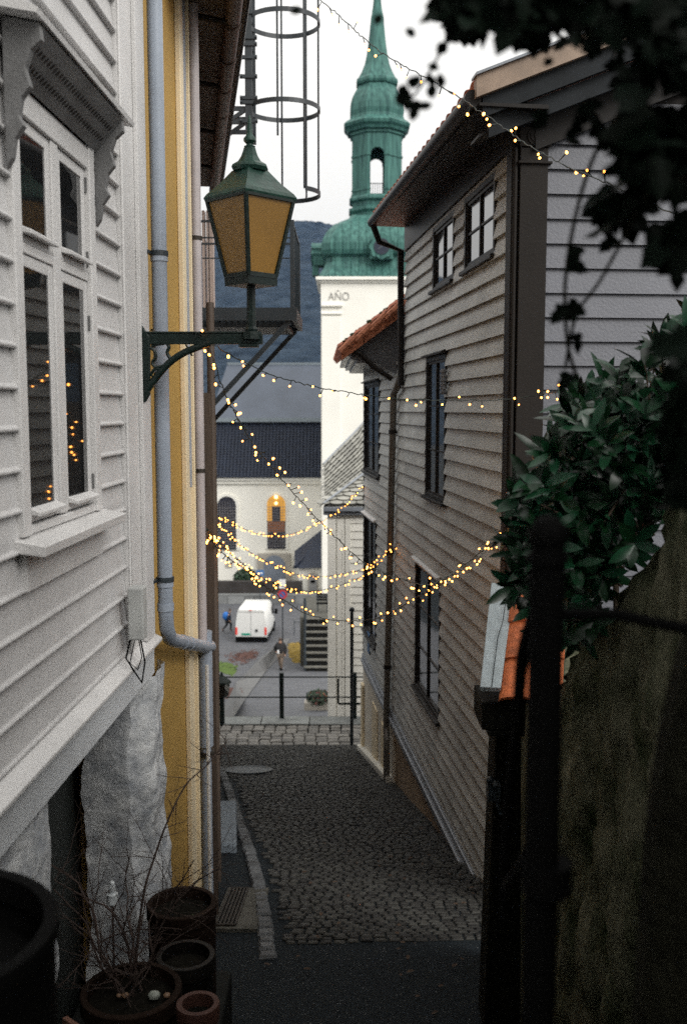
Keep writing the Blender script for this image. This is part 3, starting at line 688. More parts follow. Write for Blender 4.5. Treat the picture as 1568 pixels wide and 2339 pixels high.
# eaves
mb = MB()
mb.box(sC - .02, sE, -.1, .034, 1.925, 2.22, RW)
mb.hexa([RW.P(sC - .38, -.1, 2.07), RW.P(sE, -.1, 2.21), RW.P(sE, .39, 2.22), RW.P(sC - .38, .39, 2.08), RW.P(sC - .38, -.1, 2.10), RW.P(sE, -.1, 2.24), RW.P(sE, .39, 2.24), RW.P(sC - .38, .39, 2.10)])
mb.build('soffit', M_dark, gh)
eN, eZ = .40, 2.19
M_tile = mat('red_clay_tiles', (.35, .10, .045), .75, .25, 8, .4, 50, island=.2)
M_tiled = mat('weathered_tiles', (.12, .055, .035), .8, .4, 5, .4, 50)
mb = MB()
def tile_surf(o, e1, e2, L1, L2, amp=.022, per=.21, course=.33, th=.03):
    """o + e1*a + e2*b ; corrugated across a, stepped along b"""
    n = e1.cross(e2).normalized(); n = n if n.z > 0 else -n
    def fn(u, v):
        a, b = u * L1, v * L2; c = (b % course) / course
        return o + e1 * a + e2 * b + n * (amp * abs(math.sin(math.pi * a / per)) + .018 * (1 - c) + th)
    mb.grid(fn, int(L1 / per * 6), int(L2 / course * 5))
    mb.grid(lambda u, v: o + e1 * u * L1 + e2 * v * L2, 1, 1)
    # closed front edge
    mb.grid(lambda u, v: o + e1 * u * L1 + n * v * (th + .018 + amp * abs(math.sin(math.pi * u * L1 / per))), int(L1 / per * 6), 1)
up = (-RW.n + Vector((0, 0, sl))).normalized()
tE = (RW.P(sE, eN, eZ + .14) - RW.P(sC - .4, eN, eZ)); tile_surf(RW.P(sC - .40, eN, eZ), tE.normalized(), up, tE.length, 3.6)
mb.build('roof', M_tile, gh)
mb = MB(); q_ = [(sC - .39, .41, eZ), (sE + .03, .41, eZ + .14), (sE + .03, -.3, eZ + .14 + .71 * sl), (sC - .39, -.3, eZ + .71 * sl)]
mb.hexa([RW.P(a, n_, z - .022) for a, n_, z in q_] + [RW.P(a, n_, z - .006) for a, n_, z in q_]); mb.build('roof_boards', M_dark, gh)
mb = MB(); mb.tube([RW.P(sC - .36, eN + .03, eZ - .06), RW.P(sE, eN + .03, eZ + .07)], .06, 12)
mb.tube([RW.P(sE - .1, eN + .03, eZ + .02), RW.P(sE - .05, eN - .05, eZ - .16), RW.P(sE - .02, .08, eZ - .26), RW.P(sE - .02, .07, rh(928, 880)[1])], .04, 10)
mb.build('gutter', M_dark, gh, smooth=True)
mb = MB(); pq = [RW.P(sE - .02, .07, rh(928, 858)[1]), RW.P(sE + .15, .09, rh(915, 885)[1]), RW.P(*[rh(914, 900)[0], .09, rh(914, 900)[1]]), RW.P(rh(896, 1655)[0], .09, rh(893, 1655)[1]), RW.P(rh(899, 1690)[0], .10, rh(899, 1690)[1])]
f_ = hitG(902, 1795); pq += [Vector((pq[-1].x, pq[-1].y, pq[-1].z - .1)), Vector((pq[-1].x, pq[-1].y, gz(pq[-1].y)))]
mb.tube(pq, .045, 12); dp = mb.build('downpipe', M_pipe2, gh, smooth=True)
for t in (.1, .45, .8):
    c = pq[2].lerp(pq[3], t); mb = MB(); mb.tube([c, c - Vector((0, 0, .05))], .055, 12); mb.build('clip', M_dark, dp)
# verge boards
def verge(mb, x0, x1, n0, n1, dz0, dz1):
    f = lambda x: eZ + (x + eN) * sl
    mb.hexa([G.P(x0, n0, f(x0) + dz0), G.P(x1, n0, f(x1) + dz0), G.P(x1, n1, f(x1) + dz0), G.P(x0, n1, f(x0) + dz0), G.P(x0, n0, f(x0) + dz1), G.P(x1, n0, f(x1) + dz1), G.P(x1, n1, f(x1) + dz1), G.P(x0, n1, f(x0) + dz1)])
mb = MB(); verge(mb, -eN - .02, 5, .34, .42, -.06, .08); mb.build('verge_board', mat('brown_verge', (.26, .19, .14), .6, .25, 5), gh)
mb = MB(); verge(mb, -eN - .03, 5, .30, .45, .082, .10); mb.build('verge_cap', M_lead, gh)
M_bg = mat('grey_bargeboard', (.022, .025, .028), .6, .2, 5, spec=.1); mb = MB(); verge(mb, -eN + .04, 5, .30, .36, -.20, -.062); verge(mb, -eN + .10, 5, .24, .295, -.34, -.205); mb.build('bargeboard', M_bg, gh)
mb = MB(); verge(mb, -eN + .04, 5, .0, .239, -.30, -.28); verge(mb, .1, 5, .045, .08, -.52, -.302); mb.build('verge_soffit', M_dark, gh)
mb = MB(); c = G.P(.42, .3, eZ + .82 * sl + .1); pts = [c + Vector((.055 * math.cos(a), 0, .06 + .055 * math.sin(a))) for a in [i * .5 for i in range(-3, 9)]]; mb.tube(pts, .01, 6); mb.build('roof_hook', M_dark, gh)
mb = MB(); a_c = rh(1026, 870); mb.tube([RW.P(a_c[0], .06, a_c[1] + .12), RW.P(a_c[0], .06, a_c[1] - .13)], .028, 10)
for i in range(6): z = a_c[1] + .1 - i * .04; mb.tube([RW.P(a_c[0], .06, z), RW.P(a_c[0], .06, z - .014)], .04, 10)
mb.build('insulator', M_lead, gh)
# far, lower part of the row
fh = thing('low_grey_house', 'lower grey clapboard house continuing the row, with a mossy orange tiled eave', 'house', RW.P(15, -2, gz(15)))
W5 = wbox(834, 870, 838, 1090); W6 = wbox(833, 862, 1192, 1480)
W5 = (W5[0], min(W5[1], sF - .12), W5[2], min(W5[3], .42)); W6 = (W6[0], min(W6[1], sF - .12), W6[2], W6[3])
mb = MB(); clap(mb, RW, sE + .001, sF, zb_g, .62, .152, -.02, [W5, W6], prot=.036, jit=.004, joints=.4); mb.build('wall', M_grey, fh)
mb = MB(); core(RW, mb, sE + .001, sF, -4.1, .7, [(W5[0] + .05, W5[1] - .05, W5[2], W5[3]), (W6[0] + .05, W6[1] - .05, W6[2], W6[3])]); mb.box(sE, sF, -3.5, -3.4, -4.3, .7, RW); mb.box(sF - .1, sF, -3.4, -.15, -6.5, .7, RW)
mb.box(sF, sF + .03, -.2, .03, zb_g, .7, RW)
mb.build('wall_core', M_dark, fh)
for W, cp in ((W5, M_post), (W6, M_white2)): window(RW, fh, *W, 2, 3, M_dark, M_glass2, cas=.05, proj=.038, cap=cp)
E1, T1 = at(781, 800, 13.0), at(945, 674, 13.0)
E2 = Vector((E1.x - .10, 16.85, E1.z)); T2 = Vector((T1.x - .38, 16.85, T1.z))
mb = MB(); e1 = (E2 - E1); L1 = e1.length; e1.normalize(); e2 = (T1 - E1); L2 = e2.length; e2.normalize()
tile_surf(E1, e1, e2, L1, L2 + 1.0, amp=.035, per=.2, course=.28, th=.05); mb.build('roof', M_tile, fh)
M_moss3 = mat('roof_moss', (.035, .05, .02), .95, .5, 9, .6, 40)
mb = MB()
for i in range(46):
    t = R_.random(); p = E1.lerp(T1, t) + Vector((0, R_.uniform(-.02, .4), .1)); mb.sph(p, R_.uniform(.015, .05), 6, 4, .6)
mo_ = mb.build('moss', M_moss3, fh); mo_['kind'] = 'stuff'
mb = MB(); mb.prism([at(796, 803, 13.02), at(930, 698, 13.02), at(930, 868, 13.02), at(858, 828, 13.02), at(824, 812, 13.02)], Vector((0, .08, 0)))
mb.build('verge_panel', mat('verge_grey', (.10, .105, .115), .6, .15, 4), fh)
mb = MB(); nT = 9
for i in range(nT):   # verge tiles
    p, q = at(779, 803, 12.9).lerp(at(932, 690, 12.9), i / nT), at(779, 803, 12.9).lerp(at(932, 690, 12.9), (i + 1.12) / nT); o_ = Vector((0, 0, .02 * (i % 2)))
    mb.tube([p + o_ + Vector((0, .02, -.01)), q + o_ + Vector((0, .02, .03))], [.062, .05], 8); mb.prism([p + Vector((0, -.01, -.11)), q + Vector((0, -.01, -.11)), q + Vector((0, -.01, .0)), p + Vector((0, -.01, .0))], Vector((0, .1, 0)))
mb.build('verge_tiles', mat('salmon_tiles', (.42, .15, .075), .8, .35, 14, .5, 50), fh)
mb = MB(); dX = -.06
for k, (U0_, V0_, V1_) in enumerate(((784, 806, 813), (800, 813.5, 821), (812, 821.5, 829))):
    p0, p1 = at(U0_, V0_, 13.05), at(U0_, V1_, 13.05); q0 = Vector((RW.P(13.1, 0, 0).x, 13.05, p0.z)); q1 = Vector((RW.P(16.9, 0, 0).x, 16.8, p0.z))
    mb.hexa([(p0.x, 13.05, p1.z), (q0.x, 13.05, p1.z), (q1.x, 16.8, p1.z), (p0.x + dX, 16.8, p1.z), (p0.x, 13.05, p0.z), (q0.x, 13.05, p0.z), (q1.x, 16.8, p0.z), (p0.x + dX, 16.8, p0.z)])
mb.build('cornice', M_lead, fh, bevel=.004)
mb = MB(); mb.tube([at(800, 800, 12.95), at(822, 806, 12.93), at(850, 835, 12.93), RW.P(rh(912, 870)[0], .1, rh(912, 866)[1])], .035, 10); mb.build('gutter_outlet', M_post, fh, smooth=True)
mb = MB(); c = rh(846, 1468); mb.box(c[0] - .12, c[0] + .12, .025, .04, c[1] - .16, c[1] + .16, RW); mb.build('street_sign', mat('sign_blue', (.02, .12, .30), .4), fh)

# ================================================================= WHITE HOUSE WITH SLATE ROOF
YW = 20.3
sh = thing('slate_roof_house', 'white house with a fish-scale slate roof standing at the foot of the lane', 'house', (at(795, 1600, YW).x, YW + 3, -8.5))
x0, x1 = at(748, 1400, YW).x, 4.5; zt, zb = at(780, 1174, YW).z, -9.2
M_ww = mat('white_boards', (.86, .84, .77), .55, .08, 2, .1, 30)
mb = MB(); xb = at(800, 1400, YW).x
FW = Fr((0, YW, 0), (1, 0, 0), (0, -1, 0))
clap(mb, FW, xb, x1, zb, zt, .165, 0, prot=.02); mb.box(x0, x1, -6, -.013, zb, zt, FW); mb.build('wall', M_ww, sh)
mb = MB(); mb.box(x0, x0 + .17, -.012, .05, zb, zt - .1, FW); mb.box(x0 + .19, xb - .12, -.012, .03, zb, zt - .1, FW); mb.box(xb - .11, xb, -.012, .045, zb, zt - .1, FW)
mb.box(x0 + .3, x0 + .34, .031, .038, zb, zt - .3, FW); mb.build('pilaster', M_ww, sh, bevel=.008)
mb = MB(); xe = at(738, 1160, YW).x
for n1, V0_, V1_ in ((.16, 1156, 1166), (.10, 1167, 1175)): mb.box(xe, x1, -.1, n1, at(780, V1_, YW).z, at(780, V0_, YW).z, FW)
mb.build('cornice', M_lead, sh, bevel=.01)
M_slate = mat('pale_slates', (.27, .265, .235), .6, .25, 3, .3, 30, island=.25)
mb = MB()
def slates(P, nu, nv, sz):
    for j in range(nv):
        for i in range(nu + 1):
            u = (i + (.5 if j % 2 else 0)) / nu; v = j / nv
            if u > 1: continue
            c = P(u, v); eu = (P(min(u + .02, 1.02), v) - P(u - .02, v)); ev = P(u, v + .02) - P(u, v - .02)
            eu.normalize(); ev.normalize(); n = eu.cross(ev).normalized(); n = n if n.y < 0 or n.z > 0 else -n
            if n.z < 0: n = -n
            pts = [(-.5, 1.15), (-.5, .3), (-.3, .06), (0, -.04), (.3, .06), (.5, .3), (.5, 1.15)]
            k = [c + eu * a * sz * .96 + ev * b * sz + n * (.035 - .028 * b) for a, b in pts]
            mb.add(k + [p - n * .015 for p in k], [tuple(range(7))] + [(q_, (q_ + 1) % 7, 7 + (q_ + 1) % 7, 7 + q_) for q_ in range(7)])
A = at(738, 1155, YW - .15); Bk = at(738, 1060, 24); H1 = at(850, 1074, 22.2); Tk = at(842, 952, 26)
Ar = Vector((x1, A.y, A.z)); H1r = Vector((x1, H1.y, H1.z))
def Pf(u, v): return (A.lerp(Ar, u)).lerp(A.lerp(Ar, u) + (H1 - A) * 1.0 * Vector((0, 1, 1)).length * 0 + Vector((0, H1.y - A.y, H1.z - A.z)), v)
def clipf(u, v): return True
# front slope: rows of slates, cut by the hip
for j in range(9):
    for i in range(40):
        sz = .27; x = A.x + (i + (.5 if j % 2 else 0)) * sz; v = j / 9
        hipx = A.x + (H1.x - A.x) * v
        if x < hipx - .05 or x > x1: continue
        c = Vector((x, A.y + (H1.y - A.y) * v, A.z + (H1.z - A.z) * v)); eu = Vector((1, 0, 0)); ev = Vector((0, H1.y - A.y, H1.z - A.z)).normalized(); n = eu.cross(ev)
        pts = [(-.5, 1.15), (-.5, .3), (-.3, .06), (0, -.04), (.3, .06), (.5, .3), (.5, 1.15)]
        k = [c + eu * a * sz * .95 + ev * b * sz + n * (.05 - .035 * b) for a, b in pts]
        mb.add(k + [p - n * .015 for p in k], [tuple(range(7))] + [(q_, (q_ + 1) % 7, 7 + (q_ + 1) % 7, 7 + q_) for q_ in range(7)])
def Pl(u, v):
    a = A.lerp(H1, u); tc = curve([Bk, at(765, 1032, 24.6), at(795, 1002, 25.1), at(820, 976, 25.6), Tk, Tk + Vector((1.5, .6, .9))], 4)
    f = u * (len(tc) - 2); i = int(f); b = tc[i].lerp(tc[i + 1], f - i)
    return a.lerp(b, v) + Vector((0, 0, -.12 * math.sin(math.pi * v)))
slates(Pl, 11, 12, .30)
rfm = mb.build('roof', M_slate, sh, recalc=False); mb = MB()
mb.grid(lambda u, v: Pl(u, v) + Vector((.02, .05, -.03)), 12, 6)
mb.add([A, Ar, H1r, H1], [(0, 1, 2, 3)]); mb.add([H1, H1r, H1r + Vector((0, 4, 2.5)), Tk + Vector((0, 0, -.05))], [(0, 1, 2, 3)])
mb.build('underlay', M_dark, rfm, recalc=False)
mb = MB(); mb.tube([A + Vector((0, 0, .05)), H1 + Vector((0, 0, .08))], .022, 6); mb.build('hip_roll', M_lead, sh, smooth=True); mb = MB(); mb.tube(curve([Bk, at(765, 1032, 24.6), at(795, 1002, 25.1), at(820, 976, 25.6), Tk]), .03, 8); mb.build('ridge_roll', M_lead, sh, smooth=True)

# ================================================================= CHURCH
ch = thing('church', 'white rendered church with green copper tower, tall spire and arched windows', 'church', (-4, 88, -15.4))
YT = 80.0
def hs_(hw, V, Yc=84.6, it=6):
    r = 4
    for _ in range(it):
        Yf = Yc - r; z = at(860, V, Yf).z; r = hw * (Yf * CT - z * ST) / F
    return r, z
XT = 78 / F * (YT * CT); CTw = Vector((XT, 84.6, 0))
M_ctext = mat('grey_letters', (.34, .33, .31), .8, .05)
r_s, _ = hs_(129, 900)
mb = MB(); zs = hs_(129, 646)[1]; yf = 84.6 - r_s
mb.box(XT - r_s, XT + r_s, yf, 84.6 + r_s, -15.6, zs)
tw = mb.build('tower', M_church, ch)
mb = MB(); k = r_s / 129
mb.box(XT - r_s - .15, XT + r_s + .15, yf - .15, 84.6 + r_s + .15, zs + .0, zs + .2); mb.box(XT - r_s - .4, XT + r_s + .4, yf - .4, 84.6 + r_s + .4, zs + .2, hs_(134, 632)[1])
for sx in (-1, 1):
    a = XT + sx * (r_s - .05); b = XT + sx * (r_s - 1.55); a, b = min(a, b), max(a, b)
    mb.box(a, b, yf - .12, yf - .001, -15, hs_(129, 722)[1]); mb.box(a - .03, b + .1, yf - .2, yf - .001, hs_(129, 718)[1], hs_(129, 714)[1]); mb.box(a - .05, b + .16, yf - .26, yf - .001, hs_(129, 700)[1], hs_(129, 695)[1])
mb.build('cornice', M_church, tw, bevel=.03)
cu = bpy.data.curves.new('t', 'FONT'); cu.body = 'AÑO'; cu.size = 1.35; cu.extrude = .03; cu.offset = -.012
to = bpy.data.objects.new('t', cu); COL.objects.link(to); bpy.context.view_layer.update()
me = bpy.data.meshes.new_from_object(to.evaluated_get(bpy.context.evaluated_depsgraph_get())); bpy.data.objects.remove(to)
me.materials.clear(); me.materials.append(M_ctext); lt = bpy.data.objects.new('lettering', me); COL.objects.link(lt); lt.parent = tw
pl = at(749, 685, yf - .03); lt.location = pl - Vector(tw['_c']); lt.rotation_euler = (math.pi / 2, 0, 0); lt['_c'] = list(pl)
w_ = max(v.co.x for v in me.vertices); sc_ = (at(797, 685, yf).x - pl.x) / w_
for v in me.vertices: v.co.x *= sc_; v.co.y *= (at(749, 660, yf).z - pl.z) / 1.25
# dome and stages
mb = MB(); prof = [hs_(hw, V) for hw, V in ((137, 631), (137, 627), (126, 612), (119, 596), (119, 586), (127, 578), (130, 568), (130, 553), (126, 540), (116, 524), (102, 511), (84, 503), (66, 497), (60, 490))]
mb.lathe(prof, CTw, chamf=.16)
nseg = len(mb.v)
dome = mb.build('dome', M_copper, tw)
# standing seams on the dome front
mb = MB()
for x in [i * .62 - 4.0 for i in range(14)]:
    pts = []
    for r, z in prof[1:-1]:
        if abs(x) < r * .84: pts.append(Vector((XT + x, 84.6 - r - .02, z)))
    if len(pts) > 2: mb.tube(pts, .045, 4)
mb.build('seams', M_copper, dome)
mb = MB()
for hw, V in ((64, 493), (70, 466), (72, 462), (70, 455), (62, 452), (66, 446)): pass
mb.lathe([hs_(hw, V) for hw, V in ((61, 496), (63, 482), (70, 474), (70, 468), (60, 466), (61, 456), (69, 450), (69, 445), (66, 441), (63, 440.5))], CTw, 8, ph=rad(22.5)); mb.v = mb.v
mb.build('lantern_base', M_copper, tw)
rL, zA = hs_(62, 440.5); _, zB = hs_(62, 300)
rc = rL / math.cos(rad(22.5)) if False else rL
ap = rL * math.cos(rad(22.5)); fw_ = 2 * rL * math.sin(rad(22.5))
mb = MB()
z_b = hs_(62, 347)[1]; zsp = z_b - .1; zt2 = zB
for i in range(8):
    a = rad(45 * i - 90); n = Vector((math.cos(a), math.sin(a), 0)); t = Vector((-math.sin(a), math.cos(a), 0)); c = CTw + n * ap
    FF = Fr(c, t, n); hwf = fw_ / 2; ow = .68 * hwf
    if i % 2:
        mb.box(-hwf, hwf, -.35, 0, zA, zt2, FF); mb.box(-hwf - .03, hwf + .03, -.38, .07, zsp - .05, zsp + .1, FF); mb.box(-hwf - .03, hwf + .03, -.38, .06, zA + .35, zA + .48, FF); continue
    mb.box(-hwf, -ow, -.35, 0, zA, zt2, FF); mb.box(ow, hwf, -.35, 0, zA, zt2, FF)
    mb.box(-hwf - .03, -ow + .04, -.38, .07, zsp - .05, zsp + .1, FF); mb.box(ow - .04, hwf + .03, -.38, .07, zsp - .05, zsp + .1, FF)
    mb.box(-hwf - .03, -ow + .04, -.38, .06, zA + .35, zA + .48, FF); mb.box(ow - .04, hwf + .03, -.38, .06, zA + .35, zA + .48, FF)
    arch = [FF.P(ow * math.cos(q_), 0, zsp + ow * math.sin(q_)) for q_ in [math.pi * j / 8 for j in range(9)]]
    for j in range(8):
        p, q2 = arch[j], arch[j + 1]; P_ = Vector((p.x, p.y, zt2)); Q_ = Vector((q2.x, q2.y, zt2)); d = n * -.35
        mb.hexa([p, q2, q2 + d, p + d, P_, Q_, Q_ + d, P_ + d])
lan = mb.build('bell_stage', M_copper, tw)
mb = MB()
for i in range(8):
    a = rad(45 * i - 90); n = Vector((math.cos(a), math.sin(a), 0)); t = Vector((-math.sin(a), math.cos(a), 0)); FF = Fr(CTw + n * (ap - .1), t, n); ow = .68 * fw_ / 2
    if i % 2: continue
    mb.box(-ow, ow, 0, .05, zA + .78, zA + .84, FF)
    for j in range(7): x = -ow + 2 * ow * j / 6; mb.box(x - .02, x + .02, 0, .04, zA, zA + .8, FF)
mb.build('railing', M_iron2, lan)
mb = MB(); mb.lathe([hs_(hw, V) for hw, V in ((62, 301), (67, 297), (66, 291), (73, 288), (76, 281), (82, 274), (84, 267), (78, 263), (68, 259), (66, 252), (68, 240), (67, 226), (63, 212), (56, 200), (48, 190), (45, 184), (44, 182))], CTw, 8, ph=rad(22.5)); mb.build('cupola', M_copper, tw)
mb = MB(); mb.lathe([hs_(hw, V) for hw, V in ((44, 186), (50, 182), (52, 176), (51, 170), (46, 167), (38, 155), (31, 140), (26, 120), (22, 95), (17, 50), (10, 5), (6, -35), (4, -50))], CTw, 8, ph=rad(22.5)); sp_ = mb.build('spire', M_copper, tw)
mb = MB(); zsx = hs_(4, -50)[1]; mb.tube([CTw + Vector((0, 0, zsx - .3)), CTw + Vector((0, 0, zsx + 2.2))], .05, 8); mb.sph(CTw + Vector((0, 0, zsx + .5)), .3, 12, 8); mb.build('finial', M_copper, sp_)
def clock(cx_, cy_, cz_, n, par):
    n = Vector(n); t = Vector((0, 0, 1)).cross(n); 
    def cir(r, y0, y1, mm, nm, pp, sc=0, seg=40):
        mb = MB(); ring = [Vector((cx_, cy_, cz_)) + (t * math.cos(a) + Vector((0, 0, 1)) * math.sin(a)) * r * (1 + sc * math.cos(8 * a)) + n * y0 for a in [2 * math.pi * i / seg for i in range(seg)]]
        mb.prism(ring, n * (y1 - y0)); return mb.build(nm, mm, pp)
    c = cir(.93, -.9, .12, M_copper, 'clock', par, .07); cir(.62, .12, .17, mat('clock_blue', (.008, .014, .032), .4, .1, 3), 'clock_face', c)
    mb = MB(); o = Vector((cx_, cy_, cz_)) + n * .19
    for a, L in ((rad(100), .48), (rad(215), .34)): mb.beam(o, o + (t * math.cos(a) + Vector((0, 0, 1)) * math.sin(a)) * L, .05, .02, up=n)
    for h in range(12): a = rad(30 * h); d = t * math.cos(a) + Vector((0, 0, 1)) * math.sin(a); mb.beam(o + d * .48, o + d * .56, .03, .015, up=n)
    mb.build('clock_hands', mat('dull_gilt', (.10, .11, .12), .4, metal=.3), c)
pc = at(871, 563, 84.6 - hs_(130, 563)[0] - .55); clock(pc.x, pc.y, pc.z, (0, -1, 0), tw)
mb = MB(); mb.box(pc.x - .9, pc.x + .9, pc.y + .1, pc.y + 1.5, pc.z - .9, pc.z + .45); mb.prism([(pc.x - .95, pc.y + .05, pc.z + .45), (pc.x, pc.y + .05, pc.z + 1.15), (pc.x + .95, pc.y + .05, pc.z + .45)], Vector((0, 1.6, 0))); mb.build('clock_dormer', M_copper, tw)
clock(XT - hs_(130, 563)[0] - .75, 84.0, pc.z, (-1, 0, 0), tw)
mb = MB(); xl = XT - hs_(130, 563)[0] - .7; mb.box(xl, xl + 1.6, 83.1, 84.9, pc.z - .9, pc.z + .45); mb.prism([(xl - .1, 83, pc.z + .45), (xl - .1, 84, pc.z + 1.0), (xl - .1, 85, pc.z + .45)], Vector((1.8, 0, 0))); mb.box(xl - .1, xl + .4, 83.3, 84.7, pc.z - 1.7, pc.z - .9); mb.build('clock_dormer', M_copper, tw)
# nave
YN = 88.0
def pn(U, V, Y=YN): return at(U, V, Y)
xl_, xr_ = pn(380, 1200).x, XT; zN = pn(600, 1090).z
mb = MB(); mb.box(xl_, xr_, YN, YN + 14, -15.6, zN); nv = mb.build('nave', M_church, ch)
mb = MB(); mb.box(xl_ - .3, xr_, YN - .25, YN - .001, zN - .55, zN - .25); mb.box(xl_ - .4, xr_, YN - .45, YN - .001, zN - .249, zN); mb.build('cornice', M_church, nv)
M_rt = mat('dark_blue_tiles', (.013, .020, .040), .6, .3, 2, .2, 10)
M_ru = mat('grey_slate_roof', (.075, .092, .125), .55, .15, .5, .15, 8)
z1, z2, z3 = pn(600, 1088).z, pn(600, 962, 91).z, pn(600, 832, 98).z
mb = MB()
mb.hexa([(xl_ - .5, YN - .6, z1), (xr_, YN - .6, z1), (xr_, YN + 14, z1), (xl_ - .5, YN + 14, z1), (xl_, 91, z2), (xr_, 91, z2), (xr_, YN + 11, z2), (xl_, YN + 11, z2)])
nr, nc = 22, 60
for j in range(nr):
    t = j / nr; y = YN - .6 + 3.6 * t - .05; z = z1 + (z2 - z1) * t
    mb.box(xl_ - .3, xr_, y - .06, y + .03, z - .02, z + .06)
for i in range(nc): x = xl_ + (xr_ - xl_) * i / nc; mb.beam((x, YN - .68, z1 + .02), (x, 90.9, z2), .07, .1)
mb.build('lower_roof', M_rt, nv)
mb = MB()
xh = pn(519, 832, 98).x; xh0 = pn(478, 950, 91.2).x
mb.add([(xh0, 90.8, z2 + .05), (xr_, 90.8, z2 + .05), (xr_, 98, z3), (xh, 98, z3), (xh0, 105, z2 + .05), (xr_, 105, z2 + .05)], [(0, 1, 2, 3), (0, 3, 4), (3, 2, 5, 4), (0, 4, 5, 1), (1, 5, 2)])
mb.build('upper_roof', M_ru, nv)
mb = MB(); mb.box(xh0 - .1, xr_, 90.4, 90.9, z2 - .05, z2 + .32); mb.box(xh, xr_, 97.9, 98.1, z3 - .05, z3 + .18); mb.build('flashing', mat('flashing_zinc', (.22, .26, .29), .4, .1, 3), nv)
M_cglass = mat('church_glass', (.03, .03, .04), .15, .3, 3)
M_lead2 = mat('window_lead', (.20, .19, .20), .6, .1, 3)
def arch_pts(x0, x1, z0, z1, y, n=14):
    r = (x1 - x0) / 2; c = (x0 + x1) / 2
    return [Vector((x0, y, z0)), Vector((x1, y, z0))] + [Vector((c + r * math.cos(math.pi * i / n), y, z1 - r + r * math.sin(math.pi * i / n))) for i in range(n + 1)]
def church_window(U0, U1, Vt, Vb, lit=False):
    x0, x1, zt, zb = pn(U0, Vb).x, pn(U1, Vb).x, pn(U0, Vt).z, pn(U0, Vb).z
    m = .25; mb = MB(); mb.prism(arch_pts(x0 - m, x1 + m, zb, zt + m, YN - .12), Vector((0, .115, 0))); w = mb.build('window', M_church, nv)
    mb = MB(); mb.prism(arch_pts(x0, x1, zb + .05, zt, YN - .16), Vector((0, .03, 0)))
    mb.build('pane', M_cglass, w)
    if lit:
        mb = MB(); mb.prism(arch_pts(x0, x1, zb + 2.55, zt, YN - .20), Vector((0, .03, 0)))
        mb.build('lit_arch', mat('golden_light', (.4, .2, .03), .5, .4, .8, emit=(1, .48, .06), estr=.30), w)
        mb = MB(); mb.box((x0 * .74 + x1 * .26), (x0 * .26 + x1 * .74), YN - .23, YN - .205, zb + 2.5, zt - 1.0); mb.build('inner_window', M_cglass, w)
        mb = MB(); mb.box(x0 + .05, x1 - .05, YN - .19, YN - .165, zb + 1.6, zb + 2.5); mb.build('lit_panel', mat('dim_orange', (.2, .07, .02), .5, .4, 3, emit=(1, .3, .05), estr=.04), w)
        for zz, q_ in ((zt - .16, .16), (zt - .72, .13)): mb = MB(); mb.sph(Vector(((x0 + x1) / 2, YN - .3, zz)), q_, 8, 6); mb.build('lamp', mat('warm_lamp', (1, .8, .4), .5, emit=(1, .72, .3), estr=2.0), w)
    mb = MB(); n = 7
    for i in range(1, n): x = x0 + (x1 - x0) * i / n; mb.box(x - .018, x + .018, YN - .235, YN - .2, zb + .05, zt - .4)
    z = zb + .3
    while z < zt - .9: mb.box(x0, x1, YN - .24, YN - .205, z - .018, z + .018); z += .25
    mb.build('lattice', M_lead2, w)
church_window(498, 540, 1133, 1256); church_window(611, 652, 1130, 1254, True); church_window(385, 427, 1136, 1258)
mb = MB(); a, b = pn(589, 1300), pn(664, 1300)
M_stone = mat('portal_stone', (.42, .39, .34), .8, .15, 1)
mb.box(a.x, b.x, YN - .5, YN - .001, -15.6, pn(600, 1262).z); po = mb.build('portal', M_stone, nv, bevel=.05)
mb = MB(); mb.prism(arch_pts(pn(603, 1300).x, pn(652, 1300).x, -15.5, pn(600, 1266).z, YN - .56), Vector((0, .05, 0))); mb.build('arch_door', mat('grey_blue_door', (.22, .25, .30), .6, .1, 2), po)
mb = MB(); mb.box(pn(514, 1280).x, pn(530, 1280).x, YN - .05, YN - .001, pn(514, 1296).z, pn(514, 1281).z); mb.build('vent', M_stone, nv)
# sacristy porch
YP = 82.5; pc_ = lambda U, V, Y=YP: at(U, V, Y)
mb = MB(); mb.box(pc_(682, 1300).x, pc_(752, 1300).x, YP, YN, -15.6, pc_(700, 1296).z); pr = mb.build('porch', M_church, ch)
mb = MB(); e0, e1_, t1_, t0_ = pc_(672, 1298, YP - .4), pc_(752, 1296, YP - .4), pc_(738, 1210, 86), pc_(672, 1262, 84.5)
mb.prism([e0, e1_, pc_(752, 1212, 86), t1_, t0_], Vector((0, .15, .12)))
mb.add([t1_, pc_(752, 1212, 86), pc_(752, 1212, 86) + Vector((0, 2, -1)), t1_ + Vector((-1, 2, -1.5))], [(0, 1, 2, 3)]); mb.beam(e0 + Vector((0, -.1, .1)), pc_(722, 1246, 85), .2, .25); mb.build('roof', M_rt, pr)
mb = MB(); mb.prism(arch_pts(pc_(703, 1300).x, pc_(726, 1300).x, -15.5, pc_(700, 1306).z, YP - .12), Vector((0, .1, 0))); pd = mb.build('door_surround', M_stone, pr)
mb = MB(); mb.prism(arch_pts(pc_(706, 1300).x, pc_(723, 1300).x, -15.5, pc_(700, 1311).z, YP - .16), Vector((0, .035, 0))); mb.build('door', mat('grey_door', (.33, .33, .33), .6, .1, 2), pd)
mb = MB(); mb.box(pc_(709, 1300).x, pc_(719, 1300).x, YP - .19, YP - .165, pc_(700, 1330).z, pc_(700, 1324).z); mb.build('letter_slot', M_black, pd)
